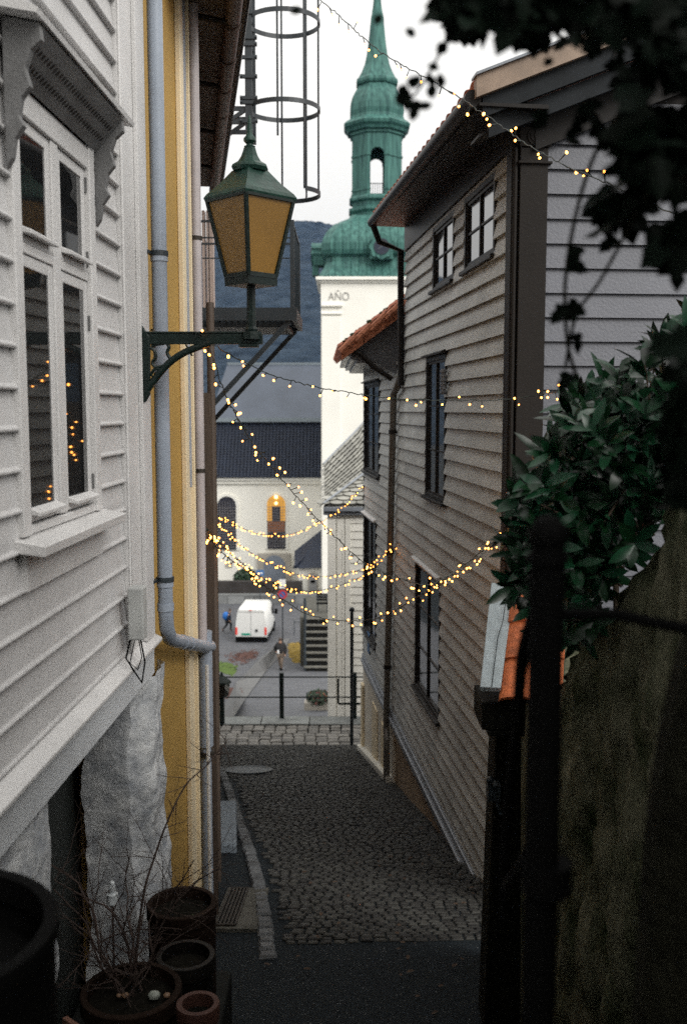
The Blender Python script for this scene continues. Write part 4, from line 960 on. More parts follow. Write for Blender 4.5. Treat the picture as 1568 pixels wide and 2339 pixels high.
# churchyard walls, hedge
mb = MB(); Y_ = 80.5; mb.box(at(380, 1340, Y_).x, at(690, 1340, Y_).x, Y_, Y_ + .6, -15.6, at(600, 1328, Y_).z)
tag(mb.build('churchyard_wall', mat('dark_wall', (.035, .030, .028), .9, .3, 1, .4, 10)), 'long dark low wall in front of the church portal', 'wall')
mb = MB(); Y_ = 78; x = at(380, 1340, Y_).x
zt = at(600, 1357, Y_).z
mb.box(x, at(748, 1340, Y_).x, Y_, Y_ + .35, zt - .12, zt)
while x < at(745, 1340, Y_).x: w = R_.uniform(.6, 1.4); mb.box(x, x + w - .04, Y_ + .02, Y_ + .3, -15.6, zt - .125); x += w
tag(mb.build('block_wall', mat('grey_blocks', (.16, .165, .165), .8, .2, 2, .3, 15, island=.35)), 'low wall of pale grey stone blocks behind the van', 'wall')
def clump(name, c, r, n, sz, m, lab, cat, flat=.8, parent=None):
    mb = MB()
    for i in range(n):
        d = Vector((R_.gauss(0, 1), R_.gauss(0, 1), R_.gauss(0, 1))).normalized() * r * (R_.random() ** .4) * (1 + .3 * noise.noise(Vector((i * .01, 0, 0)))); d.z *= flat
        a = Vector((R_.gauss(0, 1), R_.gauss(0, 1), R_.gauss(0, 1))).normalized() * sz; b = a.orthogonal().normalized() * sz * .5
        p = Vector(c) + d; mb.add([p - a, p + b, p + a, p - b], [(0, 1, 2, 3)])
    o = mb.build(name, m, parent, recalc=False)
    if cat: tag(o, lab, cat)
    return o
M_bushd = leafmat('dark_leaves', (.02, .045, .02), .5)
clump('shrub', at(560, 1320, 82.5), 1.0, 1500, .16, M_bushd, 'small dark green shrub above the churchyard wall', 'shrub')
# ================================================================= LOWER STREET THINGS
# van
YV = 64.0; vL, vR = at(537, 1440, YV), at(609, 1440, YV); zG = gz(66.5)
hd_ = Vector((.045, 1, 0)).normalized(); rt_ = Vector((hd_.y, -hd_.x, 0)); vo = Vector(((vL.x + vR.x) / 2, YV, zG)); VF = Fr(vo, rt_, hd_)
van = thing('white_van', 'white delivery van with high roof and green number plate driving away past the church', 'van', tuple(vo))
wv = (vR.x - vL.x) / 2 * 1.0; H = 2.45
M_vw = mat('van_white', (.72, .72, .70), .3, .04, 1)
mb = MB()
secs = [(0, .97, .42, H - .06), (.12, 1.0, .40, H), (3.2, 1.0, .40, H), (3.9, .98, .40, H - .15), (4.6, .95, .42, 1.45), (5.3, .90, .45, 1.15), (5.5, .8, .5, .9)]
k = 0; n = 12
for y, ws, z0, z1 in secs:
    w = wv * ws
    for i, (u, v) in enumerate(((-.94, 0), (.94, 0), (1, .06), (1, .35), (.97, .6), (.86, .93), (.76, 1), (-.76, 1), (-.86, .93), (-.97, .6), (-1, .35), (-1, .06))): mb.v.append(VF.P(u * w, y, z0 + (z1 - z0) * v))
for j in range(len(secs) - 1):
    for i in range(n): mb.f.append((j * n + i, j * n + (i + 1) % n, (j + 1) * n + (i + 1) % n, (j + 1) * n + i)); mb.mi.append(0)
mb.f.append(tuple(range(n))); mb.f.append(tuple(reversed(range((len(secs) - 1) * n, len(secs) * n)))); mb.mi += [0, 0]
mb.build('body', M_vw, van, smooth=True)
mb = MB(); mb.box(-.006, .006, -.012, -.001, .55, H - .2, VF); mb.box(-wv * .9, wv * .9, -.012, -.001, H - .22, H - .205, VF); mb.build('door_seam', M_black, van)
mb = MB(); mb.box(-wv * .98, wv * .98, -.10, .05, .22, .60, VF); mb.box(-wv * .99, wv * .99, .1, 5.2, .18, .45, VF); mb.build('bumper', M_black, van, bevel=.02)
M_red = mat('tail_light_red', (.5, .03, .02), .3, .1, 3, emit=(1, .06, .03), estr=.15)
for s in (-1, 1): mb = MB(); a, b = sorted((s * wv * .99, s * wv * .86)); mb.box(a, b, -.03, .06, .72, 1.22, VF); mb.build('tail_light', M_red, van, bevel=.02)
mb = MB(); mb.box(-.62, -.05, -.03, -.001, .70, .83, VF); mb.build('number_plate', mat('plate_green', (.02, .30, .20), .4), van)
mb = MB(); mb.box(.30, .44, -.05, -.001, .93, 1.10, VF); mb.build('door_handle', M_black, van)
for s in (-1, 1):
    for y in (.9, 4.5):
        mb = MB(); c = VF.P(s * (wv - .12), y, .34); mb.tube([c - rt_ * .12, c + rt_ * .12], .34, 20); w = mb.build('wheel', M_black, van)
        mb = MB(); mb.tube([c + rt_ * s * .121, c + rt_ * s * .13], .2, 14); mb.build('rim', M_iron2, w)
    mb = MB(); mb.box(*sorted((s * (wv + .06), s * (wv + .26))), 4.0, 4.12, 1.3, 1.65, VF); mb.box(*sorted((s * (wv - .05), s * (wv + .08))), 4.03, 4.08, 1.4, 1.46, VF); mb.build('mirror', M_black, van, bevel=.02)
    mb = MB(); mb.box(*sorted((s * (wv * .985), s * (wv * .985 + .025))), 3.1, 3.9, 1.45, 2.0, VF); mb.build('side_window', M_glass, van)
mb = MB(); mb.box(-.1, .1, -.06, .0, H - .1, H - .06, VF); mb.build('brake_light', M_red, van)
# people
def person(loc, H, yaw, pose, mats, label, held=None):
    """skinned figure; pose: dict joint -> offset in body frame (x right, y forward, z up) in units of H"""
    J = dict(pelvis=(0, 0, .52), spine=(0, 0, .62), chest=(0, .01, .74), neck=(0, .02, .83), head0=(0, .03, .875), head=(0, .045, .955),
             shL=(-.105, .01, .80), shR=(.105, .01, .80), elL=(-.14, -.02, .635), elR=(.14, -.02, .635), wrL=(-.14, .05, .50), wrR=(.14, .05, .50), haL=(-.14, .07, .45), haR=(.14, .07, .45),
             hiL=(-.05, 0, .51), hiR=(.05, 0, .51), knL=(-.055, .02, .28), knR=(.055, .02, .28), anL=(-.055, -.01, .045), anR=(.055, -.01, .045), toL=(-.06, .085, .018), toR=(.06, .085, .018))
    J.update(pose); names = list(J); idx = {n: i for i, n in enumerate(names)}
    rd = dict(pelvis=.085, spine=.08, chest=.095, neck=.034, head0=.042, head=.056, shL=.045, shR=.045, elL=.030, elR=.030, wrL=.020, wrR=.020, haL=.022, haR=.022, hiL=.062, hiR=.062, knL=.042, knR=.042, anL=.027, anR=.027, toL=.022, toR=.022)
    E = [('pelvis', 'spine'), ('spine', 'chest'), ('chest', 'neck'), ('neck', 'head0'), ('head0', 'head'), ('chest', 'shL'), ('shL', 'elL'), ('elL', 'wrL'), ('wrL', 'haL'), ('chest', 'shR'), ('shR', 'elR'), ('elR', 'wrR'), ('wrR', 'haR'), ('pelvis', 'hiL'), ('hiL', 'knL'), ('knL', 'anL'), ('anL', 'toL'), ('pelvis', 'hiR'), ('hiR', 'knR'), ('knR', 'anR'), ('anR', 'toR')]
    c, s = math.cos(yaw), math.sin(yaw)
    def Wp(p): x, y, z = p; return Vector((x * c - y * s, x * s + y * c, z)) * H
    def skin(nm, js, es, scale, m, par, zc=None):
        me = bpy.data.meshes.new(nm); ii = {n: i for i, n in enumerate(js)}
        me.from_pydata([Wp(J[n]) for n in js], [(ii[a], ii[b]) for a, b in es], [])
        o = bpy.data.objects.new(nm, me); COL.objects.link(o); md = o.modifiers.new('s', 'SKIN'); md.use_smooth_shade = True
        for i, n in enumerate(js): me.skin_vertices[0].data[i].radius = (rd[n] * H * scale.get(n, 1),) * 2; me.skin_vertices[0].data[i].use_root = (i == 0)
        o.modifiers.new('u', 'SUBSURF').levels = 2; bpy.context.view_layer.update()
        m2 = bpy.data.meshes.new_from_object(o.evaluated_get(bpy.context.evaluated_depsgraph_get())); bpy.data.objects.remove(o)
        m2.materials.clear(); [m2.materials.append(x) for x in (m if isinstance(m, list) else [m])]
        o = bpy.data.objects.new(nm, m2); COL.objects.link(o)
        if par is None: o.location = loc; o['_c'] = list(loc)
        else: o.parent = par; o['_c'] = list(loc)
        return o
    body = skin('person', names, E, {}, [mats['skin']], None); tag(body, label, 'person')
    skin('coat', ['pelvis', 'spine', 'chest', 'neck', 'shL', 'elL', 'wrL', 'shR', 'elR', 'wrR'], [('pelvis', 'spine'), ('spine', 'chest'), ('chest', 'neck'), ('chest', 'shL'), ('shL', 'elL'), ('elL', 'wrL'), ('chest', 'shR'), ('shR', 'elR'), ('elR', 'wrR')], dict(pelvis=1.75, spine=1.7, chest=1.45, neck=1.4, shL=1.6, shR=1.6, elL=1.9, elR=1.9, wrL=1.7, wrR=1.7), mats['coat'], body)
    skin('trousers', ['pelvis', 'hiL', 'knL', 'anL', 'hiR', 'knR', 'anR'], [('pelvis', 'hiL'), ('hiL', 'knL'), ('knL', 'anL'), ('pelvis', 'hiR'), ('hiR', 'knR'), ('knR', 'anR')], {k_: 1.22 for k_ in J}, mats['trousers'], body)
    skin('shoe', ['anL', 'toL'], [('anL', 'toL')], dict(anL=1.3, toL=1.6), M_black, body); skin('shoe', ['anR', 'toR'], [('anR', 'toR')], dict(anR=1.3, toR=1.6), M_black, body)
    hp = Wp(J['head']) + Vector((0, 0, .012 * H)) - Wp((0, .018, 0)); mb = MB(); mb.sph(Vector(loc) + hp, .060 * H, 12, 8, 1.02); mb.build('hair', mats['hair'], body, smooth=True)
    fc = Vector(loc) + Wp(J['head']); f_ = Wp((0, 1, 0)).normalized(); r_ = Wp((1, 0, 0)).normalized(); mb = MB()
    mb.sph(fc + f_ * .057 * H - Vector((0, 0, .012 * H)), .009 * H, 6, 4)
    mb.build('nose', mats['skin'], body); mb = MB()
    for s_ in (-1, 1): mb.sph(fc + f_ * .053 * H + r_ * s_ * .018 * H + Vector((0, 0, .004 * H)), .005 * H, 6, 4)
    mb.box(-.001, .001, 0, .001, 0, .001, Fr(fc, r_, f_)); mb.build('eyes', M_black, body)
    return body, Wp
SK = mat('skin', (.42, .24, .16), .5, .08, 8); HR = mat('brown_hair', (.04, .022, .014), .6, .2, 20)
g = hitG(641, 1531)
b1, Wp = person((g.x, g.y, g.z + .0), 1.78, math.pi * .97, dict(elR=(.19, -.05, .64), wrR=(.12, .08, .58), haR=(.07, .11, .585), chest=(0, .03, .74), head=(0, .075, .95), head0=(0, .05, .875), knL=(-.03, .07, .29), anL=(-.03, .03, .055), toL=(-.03, .12, .03), knR=(.03, -.02, .28), anR=(.02, -.09, .05), toR=(.02, -.01, .018)),
    dict(skin=SK, coat=mat('dark_coat', (.014, .013, .014), .8, .2, 10), trousers=mat('beige_trousers', (.16, .12, .09), .8, .15, 10), hair=HR), 'person in a dark coat and brown trousers walking up the lower street holding something white')
mb = MB(); hc = g + Wp((.05, .15, .60)); mb.box(hc.x - .05, hc.x + .05, hc.y - .04, hc.y + .04, hc.z - .08, hc.z + .1)
tag(mb.build('paper_cup', mat('white_paper', (.75, .75, .74), .6), bevel=.02), 'white paper cup in the hand of the person in the dark coat', 'cup')
g2_ = hitG(519, 1430); g2_ = Vector((at(521, 1430, 68).x, 68, gz(68)))
b2, Wp2 = person(tuple(g2_), 1.62, -math.pi * .35, dict(knR=(.04, .13, .33), anR=(.04, .08, .10), toR=(.04, .16, .07), knL=(-.05, -.05, .30), anL=(-.05, -.24, .12), toL=(-.05, -.20, .03), elR=(.15, -.08, .66), wrR=(.13, -.02, .55), chest=(0, .05, .74), head=(0, .1, .95), neck=(0, .06, .83), head0=(0, .075, .875)),
    dict(skin=SK, coat=mat('navy_jacket', (.012, .022, .05), .7, .2, 10), trousers=mat('black_trousers', (.012, .012, .014), .8), hair=HR), 'person in dark clothes with a bright blue backpack striding beside the van')
mb = MB(); c = g2_ + Wp2((0, -.10, .71)); mb.sph(c, .24, 12, 8, 1.25); tag(mb.build('backpack', mat('bright_blue_fabric', (.01, .13, .45), .6), smooth=True), 'bright blue backpack on the striding person beside the van', 'backpack')
# outdoor stairs
p0 = hitG(694, 1534); YS = p0.y; zS = gz(YS); xA, xB = at(694, 1500, YS).x, at(746, 1500, YS).x
st = thing('outdoor_stairs', 'dark outdoor steps with pale treads and a handrail post beside the white house', 'stairs', (xA + .6, YS + 1, zS - .2))
mb = MB(); md = MB(); nS = 8; rh_ = 2.5 / nS
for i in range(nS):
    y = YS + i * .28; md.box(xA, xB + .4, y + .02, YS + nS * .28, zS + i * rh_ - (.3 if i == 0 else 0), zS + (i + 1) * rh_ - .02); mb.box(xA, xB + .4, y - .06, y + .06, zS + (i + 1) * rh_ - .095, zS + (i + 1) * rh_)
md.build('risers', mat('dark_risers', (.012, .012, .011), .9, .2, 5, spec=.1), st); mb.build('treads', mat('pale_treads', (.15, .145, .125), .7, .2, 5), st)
mb = MB(); pt = at(695, 1365, YS + .1); mb.tube([(xA + .05, YS + .05, zS), (xA + .05, YS + .05, pt.z)], .06, 8); mb.beam((xA + .05, YS, zS + 1), (xA + .05, YS + nS * .28, zS + 3.3), .05, .05)
for i in range(5): mb.tube([(xA + .05, YS + .4 + i * .42, zS + .3 + i * .44), (xA + .05, YS + .4 + i * .42, zS + 1.4 + i * .44)], .018, 6)
mb.build('handrail', M_iron2, st)
mb = MB(); xw = xB + .2; mb.box(xA - .3, xB + 2.5, YS + nS * .28, YS + nS * .28 + 6, zS - 1, zS + 2.45); mb.build('landing', M_conc, st)
# low bank beside the stairs
mb = MB(); a, b = hitG(672, 1450), hitG(694, 1450); mb.tube([a, a + Vector((0, 0, 1.0))], .03, 6); mb.tube([b, b + Vector((0, 0, 1.0))], .03, 6); mb.tube([a + Vector((0, 0, .9)), b + Vector((0, 0, .9))], .025, 6)
tag(mb.build('barrier', M_iron2), 'short grey metal barrier at the corner by the outdoor stairs', 'barrier')
# bench on the landing
YB_ = YS + 3.4; c = at(734, 1408, YB_)
bn = thing('bench', 'dark slatted bench on the landing above the outdoor stairs', 'bench', tuple(c)); xw0, xw1 = at(722, 1400, YB_).x, at(750, 1400, YB_).x
zb0 = zS + 2.5
mb = MB(); [mb.box(xw0, xw1, YB_ + .12 * i, YB_ + .12 * i + .09, zb0 + .44, zb0 + .48) for i in range(4)]; mb.build('seat', M_black, bn)
mb = MB(); [mb.box(xw0, xw1, YB_ + .5, YB_ + .53, zb0 + .55 + .15 * i, zb0 + .66 + .15 * i) for i in range(3)]; mb.build('backrest', M_black, bn)
for x in (xw0 + .05, xw1 - .1): mb = MB(); mb.box(x, x + .05, YB_ + .02, YB_ + .07, zb0, zb0 + .44); mb.box(x, x + .05, YB_ + .45, YB_ + .5, zb0, zb0 + .95); mb.build('leg', M_iron2, bn)
# signs
def signpost(U, Vb, Vt, Y, name, label, cat, parts):
    zb, zt = gz(Y), at(U, Vt, Y).z; x = at(U, (Vb + Vt) / 2, Y).x
    t = thing(name, label, cat, (x, Y, zb)); mb = MB(); mb.tube([(x, Y, zb - .1), (x, Y, zt)], .035, 8); mb.build('pole', M_iron2, t); parts(t, x, Y); return t
def pA(t, x, Y):
    z = at(594, 1308, Y).z; mb = MB(); mb.box(x - .3, x + .3, Y - .06, Y - .03, z - .22, z + .22); s = mb.build('sign_plate', mat('sign_blue2', (.02, .12, .33), .4), t, bevel=.02)
    mb = MB(); mb.box(x - .2, x + .16, Y - .068, Y - .061, z - .04, z + .03); mb.prism([(x + .1, Y - .069, z - .12), (x + .24, Y - .069, z - .005), (x + .1, Y - .069, z + .11)], (0, .006, 0)); mb.build('arrow', mat('sign_white', (.7, .7, .7), .4), s)
signpost(594, 1380, 1300, 76, 'direction_sign', 'small blue road sign with a white mark on a thin pole before the church', 'sign', pA)
def pB(t, x, Y):
    z = at(645, 1333, Y).z; mb = MB(); mb.box(x - .2, x + .2, Y - .06, Y - .03, z - .28, z + .28); mb.build('notice_panel', mat('sign_white', (.7, .7, .7), .4), t, bevel=.02)
    z = at(645, 1357, Y).z; mb = MB()
    def ringp(r0, r1, y0, y1, seg=28):
        k = len(mb.v)
        for i in range(seg):
            a = 2 * math.pi * i / seg
            for r, y in ((r0, y0), (r1, y0), (r1, y1), (r0, y1)): mb.v.append(Vector((x + r * math.cos(a), y, z + r * math.sin(a))))
        for i in range(seg):
            for j in range(4): mb.f.append((k + i * 4 + j, k + i * 4 + (j + 1) % 4, k + (i + 1) % seg * 4 + (j + 1) % 4, k + (i + 1) % seg * 4 + j)); mb.mi.append(0)
    ringp(.20, .29, Y - .075, Y - .045); mb.beam((x - .15, Y - .062, z + .15), (x + .15, Y - .062, z - .15), .012, .06, up=(1, 0, 1)); s = mb.build('red_ring', mat('sign_red', (.45, .03, .03), .4), t)
    mb = MB(); mb.tube([(x, Y - .05, z), (x, Y - .035, z)], .21, 24); mb.build('sign_face', mat('sign_blue2', (.02, .12, .33), .4), s)
signpost(645, 1450, 1322, 60, 'no_stopping_sign', 'round red-ringed road sign with a white panel above it on a thin pole', 'sign', pB)
# planter with plants at the foot
q = hitG(728, 1622); pl_ = thing('flower_trough', 'low stone trough of scruffy plants against the white house', 'trough', tuple(q))
mb = MB(); mb.box(q.x - .45, q.x + .5, q.y - .2, q.y + .2, q.z, q.z + .3); mb.build('trough', M_stone, pl_, bevel=.02)
clump('plants', q + Vector((0, 0, .42)), .42, 900, .05, M_bushd, '', None, .5, pl_)
fl_ = clump('flowers', q + Vector((0, -.05, .45)), .40, 120, .04, mat('rusty_flowers', (.30, .08, .05), .7, .4, 20, island=.5, hue=.05), '', None, .5, pl_); fl_['kind'] = 'stuff'
q2 = hitG(740, 1600); mb = MB(); mb.lathe([(.10, 0), (.14, .26), (.15, .27), (.14, .275)], q2, 14); tag(mb.build('bucket', mat('blue_plastic', (.02, .22, .42), .4), smooth=True), 'small blue bucket beside the scruffy plant trough', 'bucket')
# railing across the foot of the lane
YR = 18.62
rl = thing('lane_railing', 'dark two-rail metal railing across the foot of the lane', 'railing', (at(643, 1640, YR).x, YR, -5.9))
for V in (1546, 1592): mb = MB(); a, b = at(500, V, YR), at(838, V, YR); a.z = b.z = at(643, V, YR).z; mb.tube([a, b], .014, 8); mb.build('rail', M_iron, rl)
for U, V0_ in ((643, 1536), (809, 1536)): mb = MB(); p = at(U, 1600, YR); mb.tube([(p.x, YR, -5.93), (p.x, YR, at(U, V0_, YR).z)], .045, 10); mb.build('post', M_iron, rl)
mb = MB(); p = at(772, 1600, YR); mb.box(p.x - .02, p.x + .02, YR - .02, YR + .02, at(772, 1606, YR).z, at(772, 1550, YR).z); mb.box(p.x, at(833, 1600, YR).x, YR - .015, YR + .015, at(772, 1609, YR).z, at(772, 1605, YR).z); mb.build('frame', M_iron, rl)
p = at(803, 1550, 17.1); mb = MB(); mb.tube([(p.x, 17.1, gz(17.1) - .05), (p.x, 17.1, at(803, 1392, 17.1).z)], .032, 10); mb.sph((p.x, 17.1, at(803, 1392, 17.1).z), .05, 8, 6); mb.tube([(p.x, 17.1, at(803, 1420, 17.1).z), (p.x - .07, 17.1, at(803, 1425, 17.1).z)], .01, 6)
tag(mb.build('handrail_pole', M_iron2, smooth=True), 'tall thin grey metal pole at the right edge of the lane foot', 'pole')
p = at(506, 1560, 18.3); ps = thing('small_lantern', 'small dark lantern post at the left end of the lane railing', 'lantern', (p.x, 18.3, -5.9))
mb = MB(); mb.tube([(p.x, 18.3, -5.95), (p.x, 18.3, at(499, 1592, 18.3).z)], .05, 8); mb.build('post', M_iron, ps)
mb = MB(); zz = lambda V: at(499, V, 18.3).z
mb.lathe([(.07, zz(1592)), (.13, zz(1588)), (.16, zz(1560)), (.17, zz(1558))], (p.x, 18.3, 0), 6); mb.build('glass', M_glass, ps)
mb = MB(); mb.lathe([(.19, zz(1559)), (.18, zz(1555)), (.06, zz(1544)), (.03, zz(1540)), (.01, zz(1534))], (p.x, 18.3, 0), 6); mb.build('lamp_cap', M_iron, ps)
# rubbish slab by the ochre wall: grey concrete step block
a = hitG(541, 1948); b = hitG(541, 1850); mb = MB()
mb.hexa([(a.x - .6, a.y, gz(a.y) - .05), (a.x, a.y, gz(a.y) - .05), (b.x, b.y, gz(b.y) - .05), (b.x - .5, b.y, gz(b.y) - .05), (a.x - .6, a.y, gz(a.y) + .10), (a.x, a.y, gz(a.y) + .10), (b.x, b.y, gz(b.y) + .12), (b.x - .5, b.y, gz(b.y) + .12)])
tag(mb.build('doorstep', mat('blue_grey_step', (.15, .18, .21), .7, .15, 4, .3, 40), bevel=.03), 'smooth blue-grey stone doorstep beside the kerb stones', 'doorstep')
# ================================================================= STRING LIGHTS
M_bulb = mat('warm_led', (1, .75, .4), .4, .01, emit=(1, .34, .055), estr=7)
M_wire = mat('dark_green_wire', (.008, .016, .012), .5, .2)
bb = MB(); bb.sph((0, 0, 0), .0060, 8, 6, 1.25)
BULB = bb.build('bulb', M_bulb, None, smooth=True, origin=(0, 0, 0)); BULB_me = BULB.data; bpy.data.objects.remove(BULB)
SCON = 0
def strand(pts, nb, label, sag=.0, r=.0028, stem=.03, scale=1.0, spread=.02, seed=1, frac=1.0, twigs=1.0):
    rs = random.Random(seed); P = curve([at(*p) if not isinstance(p, Vector) else p for p in pts], 10)
    L = [0]
    for a, b in zip(P, P[1:]): L.append(L[-1] + (b - a).length)
    def at_(d):
        for i in range(len(P) - 1):
            if L[i + 1] >= d: t = (d - L[i]) / max(L[i + 1] - L[i], 1e-6); return P[i].lerp(P[i + 1], t), (P[i + 1] - P[i]).normalized()
        return P[-1], (P[-1] - P[-2]).normalized()
    t = thing('string_lights', label, 'string lights', tuple(P[0]), 'warm string lights strung across the lane')
    n = int(L[-1] / .03); wp = []
    for i in range(n + 1): p, d = at_(L[-1] * i / n); wp.append(p + Vector((rs.uniform(-1, 1), rs.uniform(-1, 1), rs.uniform(-1, 1))) * .005 * scale)
    mb = MB(); mb.tube(wp, r * scale, 5)
    bulbs = []; step = L[-1] / nb; m = max(1, int(nb * twigs))
    for i in range(m):
        p, d = at_(L[-1] * (i + rs.uniform(.15, .85)) / m)
        o = Vector((rs.gauss(0, 1), rs.gauss(0, 1), rs.gauss(-.7, 1))); o -= d * o.dot(d) * .7; o.normalize(); q = p + o * stem * scale * rs.uniform(.6, 1.2)
        mb.tube([p, q], [r * scale * .7, r * scale * 1.2], 4, cap=False)
        if rs.random() < frac and len(bulbs) < 100: bulbs.append(q + o * .008 * scale)
    mb.build('wire', M_wire, t)
    for q in bulbs:
        o = bpy.data.objects.new('bulb', BULB_me); COL.objects.link(o); o.parent = t; o.location = q - P[0]; s = scale * rs.uniform(.75, 1.2); o.scale = (s, s, s); o.rotation_euler = (rs.uniform(-1, 1), rs.uniform(-1, 1), 0)
    return t
strand([(560, -90, 8.6), (730, 0, 8.0), (860, 112, 7.5), (990, 187, 7.0), (1090, 250, 6.6), (1240, 352, 5.9), (1400, 425, 5.3), (1568, 500, 4.8), (1700, 560, 4.5)], 46, 'highest strand of string lights, crossing the sky and the grey gable', stem=.04, scale=1.3, seed=11)
strand([(455, 768, 5.0), (520, 805, 5.2), (580, 838, 5.4), (640, 862, 5.55), (735, 886, 5.9), (830, 901, 6.2), (930, 912, 6.5), (1060, 914, 6.8), (1170, 911, 6.9), (1250, 898, 6.6), (1335, 888, 5.0), (1420, 880, 4.2)], 44, 'nearly level strand of string lights from the lantern bracket to the laurel bush', stem=.03, scale=1.1, seed=12)
strand([(440, 758, 5.0), (458, 762, 5.0), (475, 790, 5.05), (490, 830, 5.1), (510, 890, 5.2), (560, 985, 5.6), (640, 1090, 5.9), (740, 1200, 6.2), (835, 1287, 6.6), (930, 1327, 6.9), (985, 1333, 7.05), (1060, 1292, 7.25), (1115, 1255, 7.35), (1160, 1217, 7.42)], 110, 'dark strand of string lights running diagonally down from the lantern bracket', stem=.035, scale=1.0, seed=13, frac=.75)
strand([(474, 1208, 6.8), (484, 1235, 7.1), (520, 1272, 7.5), (560, 1300, 7.9), (605, 1338, 8.3), (650, 1372, 8.5), (700, 1401, 8.6), (760, 1416, 8.6), (830, 1417, 8.5), (880, 1405, 8.3), (940, 1371, 8.0), (1000, 1333, 7.8), (1060, 1290, 7.6), (1120, 1243, 7.48), (1162, 1214, 7.42)], 100, 'lowest and brightest swag of string lights, ending at the grey house corner', stem=.03, scale=1.15, seed=14, frac=.85, spread=.01, r=.0034)
e_end = RW.P(rh(915, 1240)[0], .12, rh(915, 1240)[1])
strand([(476, 1212, 7.0), (500, 1238, 7.6), (542, 1277, 8.6), (590, 1314, 9.6), (624, 1331, 10.2), (675, 1348, 10.9), (714, 1349, 11.3), (754, 1344, 11.7), (791, 1331, 12.0), (833, 1311, 12.4), (875, 1275, 12.8), e_end], 80, 'second lowest swag of string lights, ending on the downpipe of the grey house', stem=.014, scale=1.2, seed=15)
strand([(498, 1190, 9.0), (531, 1229, 9.6), (565, 1257, 10.1), (610, 1283, 10.6), (647, 1300, 11), (672, 1311, 11.3), (712, 1317, 11.6), (754, 1315, 11.9), (791, 1309, 12.2), (828, 1299, 12.5), (868, 1270, 12.8), (914, 1243, 13.0)], 72, 'middle swag of string lights passing in front of the church portal', stem=.010, scale=1.2, seed=16)
strand([(494, 1176, 11), (525, 1192, 11.7), (562, 1210, 12.4), (590, 1219, 12.9), (624, 1222, 13.4), (652, 1222, 13.8), (686, 1213, 14.3), (714, 1202, 14.8), (756, 1178, 15.4), (782, 1158, 15.8), (807, 1133, 16.2), (836, 1100, 16.7)], 66, 'farthest swag of string lights, crossing below the arched church windows', stem=.008, scale=1.3, seed=17)

# ================================================================= PLANTS
def leaf(mb, p, d, nrm, L, W, curl=.25, seg=4, lobed=False):
    d = d.normalized(); s = d.cross(nrm).normalized(); n = s.cross(d).normalized(); k = len(mb.v)
    prof = ((0, .05), (.25, .72), (.5, 1), (.78, .72), (1, .02)) if not lobed else ((0, .5), (.18, 1), (.4, .6), (.62, .72), (1, .03))
    for t, w in prof:
        c = p + d * L * t - n * curl * L * t * t
        for sx, up_ in ((-1, .16), (0, 0), (1, .16)): mb.v.append(c + s * sx * w * W / 2 + n * up_ * w * W * .5)
    for i in range(4):
        for j in range(2): mb.f.append((k + i * 3 + j, k + i * 3 + j + 1, k + i * 3 + j + 4, k + i * 3 + j + 3)); mb.mi.append(0)
def inpoly(x, y, poly):
    c = False; j = len(poly) - 1
    for i in range(len(poly)):
        xi, yi = poly[i]; xj, yj = poly[j]
        if (yi > y) != (yj > y) and x < (xj - xi) * (y - yi) / (yj - yi) + xi: c = not c
        j = i
    return c
def samples(poly, n, rs):
    x0, x1 = min(p[0] for p in poly), max(p[0] for p in poly); y0, y1 = min(p[1] for p in poly), max(p[1] for p in poly); out = []
    while len(out) < n:
        x, y = rs.uniform(x0, x1), rs.uniform(y0, y1)
        if inpoly(x, y, poly): out.append((x, y))
    return out
rs = random.Random(5)
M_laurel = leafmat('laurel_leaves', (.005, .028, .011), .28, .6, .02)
M_laurel.node_tree.nodes['Principled BSDF'].inputs['Specular IOR Level'].default_value = .3
M_bark = mat('bark', (.05, .035, .022), .9, .3, 20, .5, 60)
lb = thing('laurel_bush', 'glossy dark green laurel bush spilling over the mossy wall', 'bush', (1.15, 3.8, -3.2))
poly = [(1148, 1225), (1195, 1180), (1160, 1120), (1215, 1090), (1215, 1010), (1275, 985), (1300, 905), (1370, 885), (1400, 835), (1470, 805), (1500, 765), (1600, 720), (1750, 700), (1750, 1150), (1540, 1160), (1470, 1210), (1400, 1330), (1330, 1480), (1270, 1480), (1215, 1400), (1155, 1330), (1178, 1290)]
mb = MB(); br = MB(); root = Vector((1.15, 3.85, -2.2))
for i, (U, V) in enumerate(samples(poly, 400, rs)):
    p = at(U, V, rs.uniform(3.25, 4.3)); cen = at(1400, 1150, 3.9); o = (p - cen); o.z += .25; o.normalize(); o = (o + Vector((rs.gauss(0, .4), rs.gauss(-.25, .4), rs.gauss(.15, .35)))).normalized()
    if i % 3 == 0: br.tube([p, p - o * .10, p - o * .2], [.003, .004, .005], 5, cap=False)
    x = o.orthogonal().normalized(); y = o.cross(x)
    nl = rs.randint(6, 9)
    for j in range(nl):
        a = 2.4 * j + rs.uniform(-.3, .3); el = rs.uniform(.25, 1.2); d = (x * math.cos(a) + y * math.sin(a)) * math.sin(el) + o * math.cos(el)
        leaf(mb, p - o * .012 * j, d, o if el > .3 else x, rs.uniform(.075, .135), rs.uniform(.03, .048), rs.uniform(.05, .35))
for U, V in samples([(1300, 1000), (1420, 930), (1700, 850), (1700, 1120), (1500, 1170), (1400, 1300), (1300, 1400), (1230, 1250)], 1500, rs):
    p = at(U, V, rs.uniform(4.0, 4.6)); d = Vector((rs.gauss(0, 1), rs.gauss(0, 1), rs.gauss(0, 1))); leaf(mb, p, d, d.orthogonal(), .12, .06, .2)
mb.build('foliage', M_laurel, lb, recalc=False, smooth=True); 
br.tube([root + Vector((0, 0, -1)), root, at(1400, 1150, 4)], [.03, .025, .01], 8); br.build('branches', M_bark, lb)
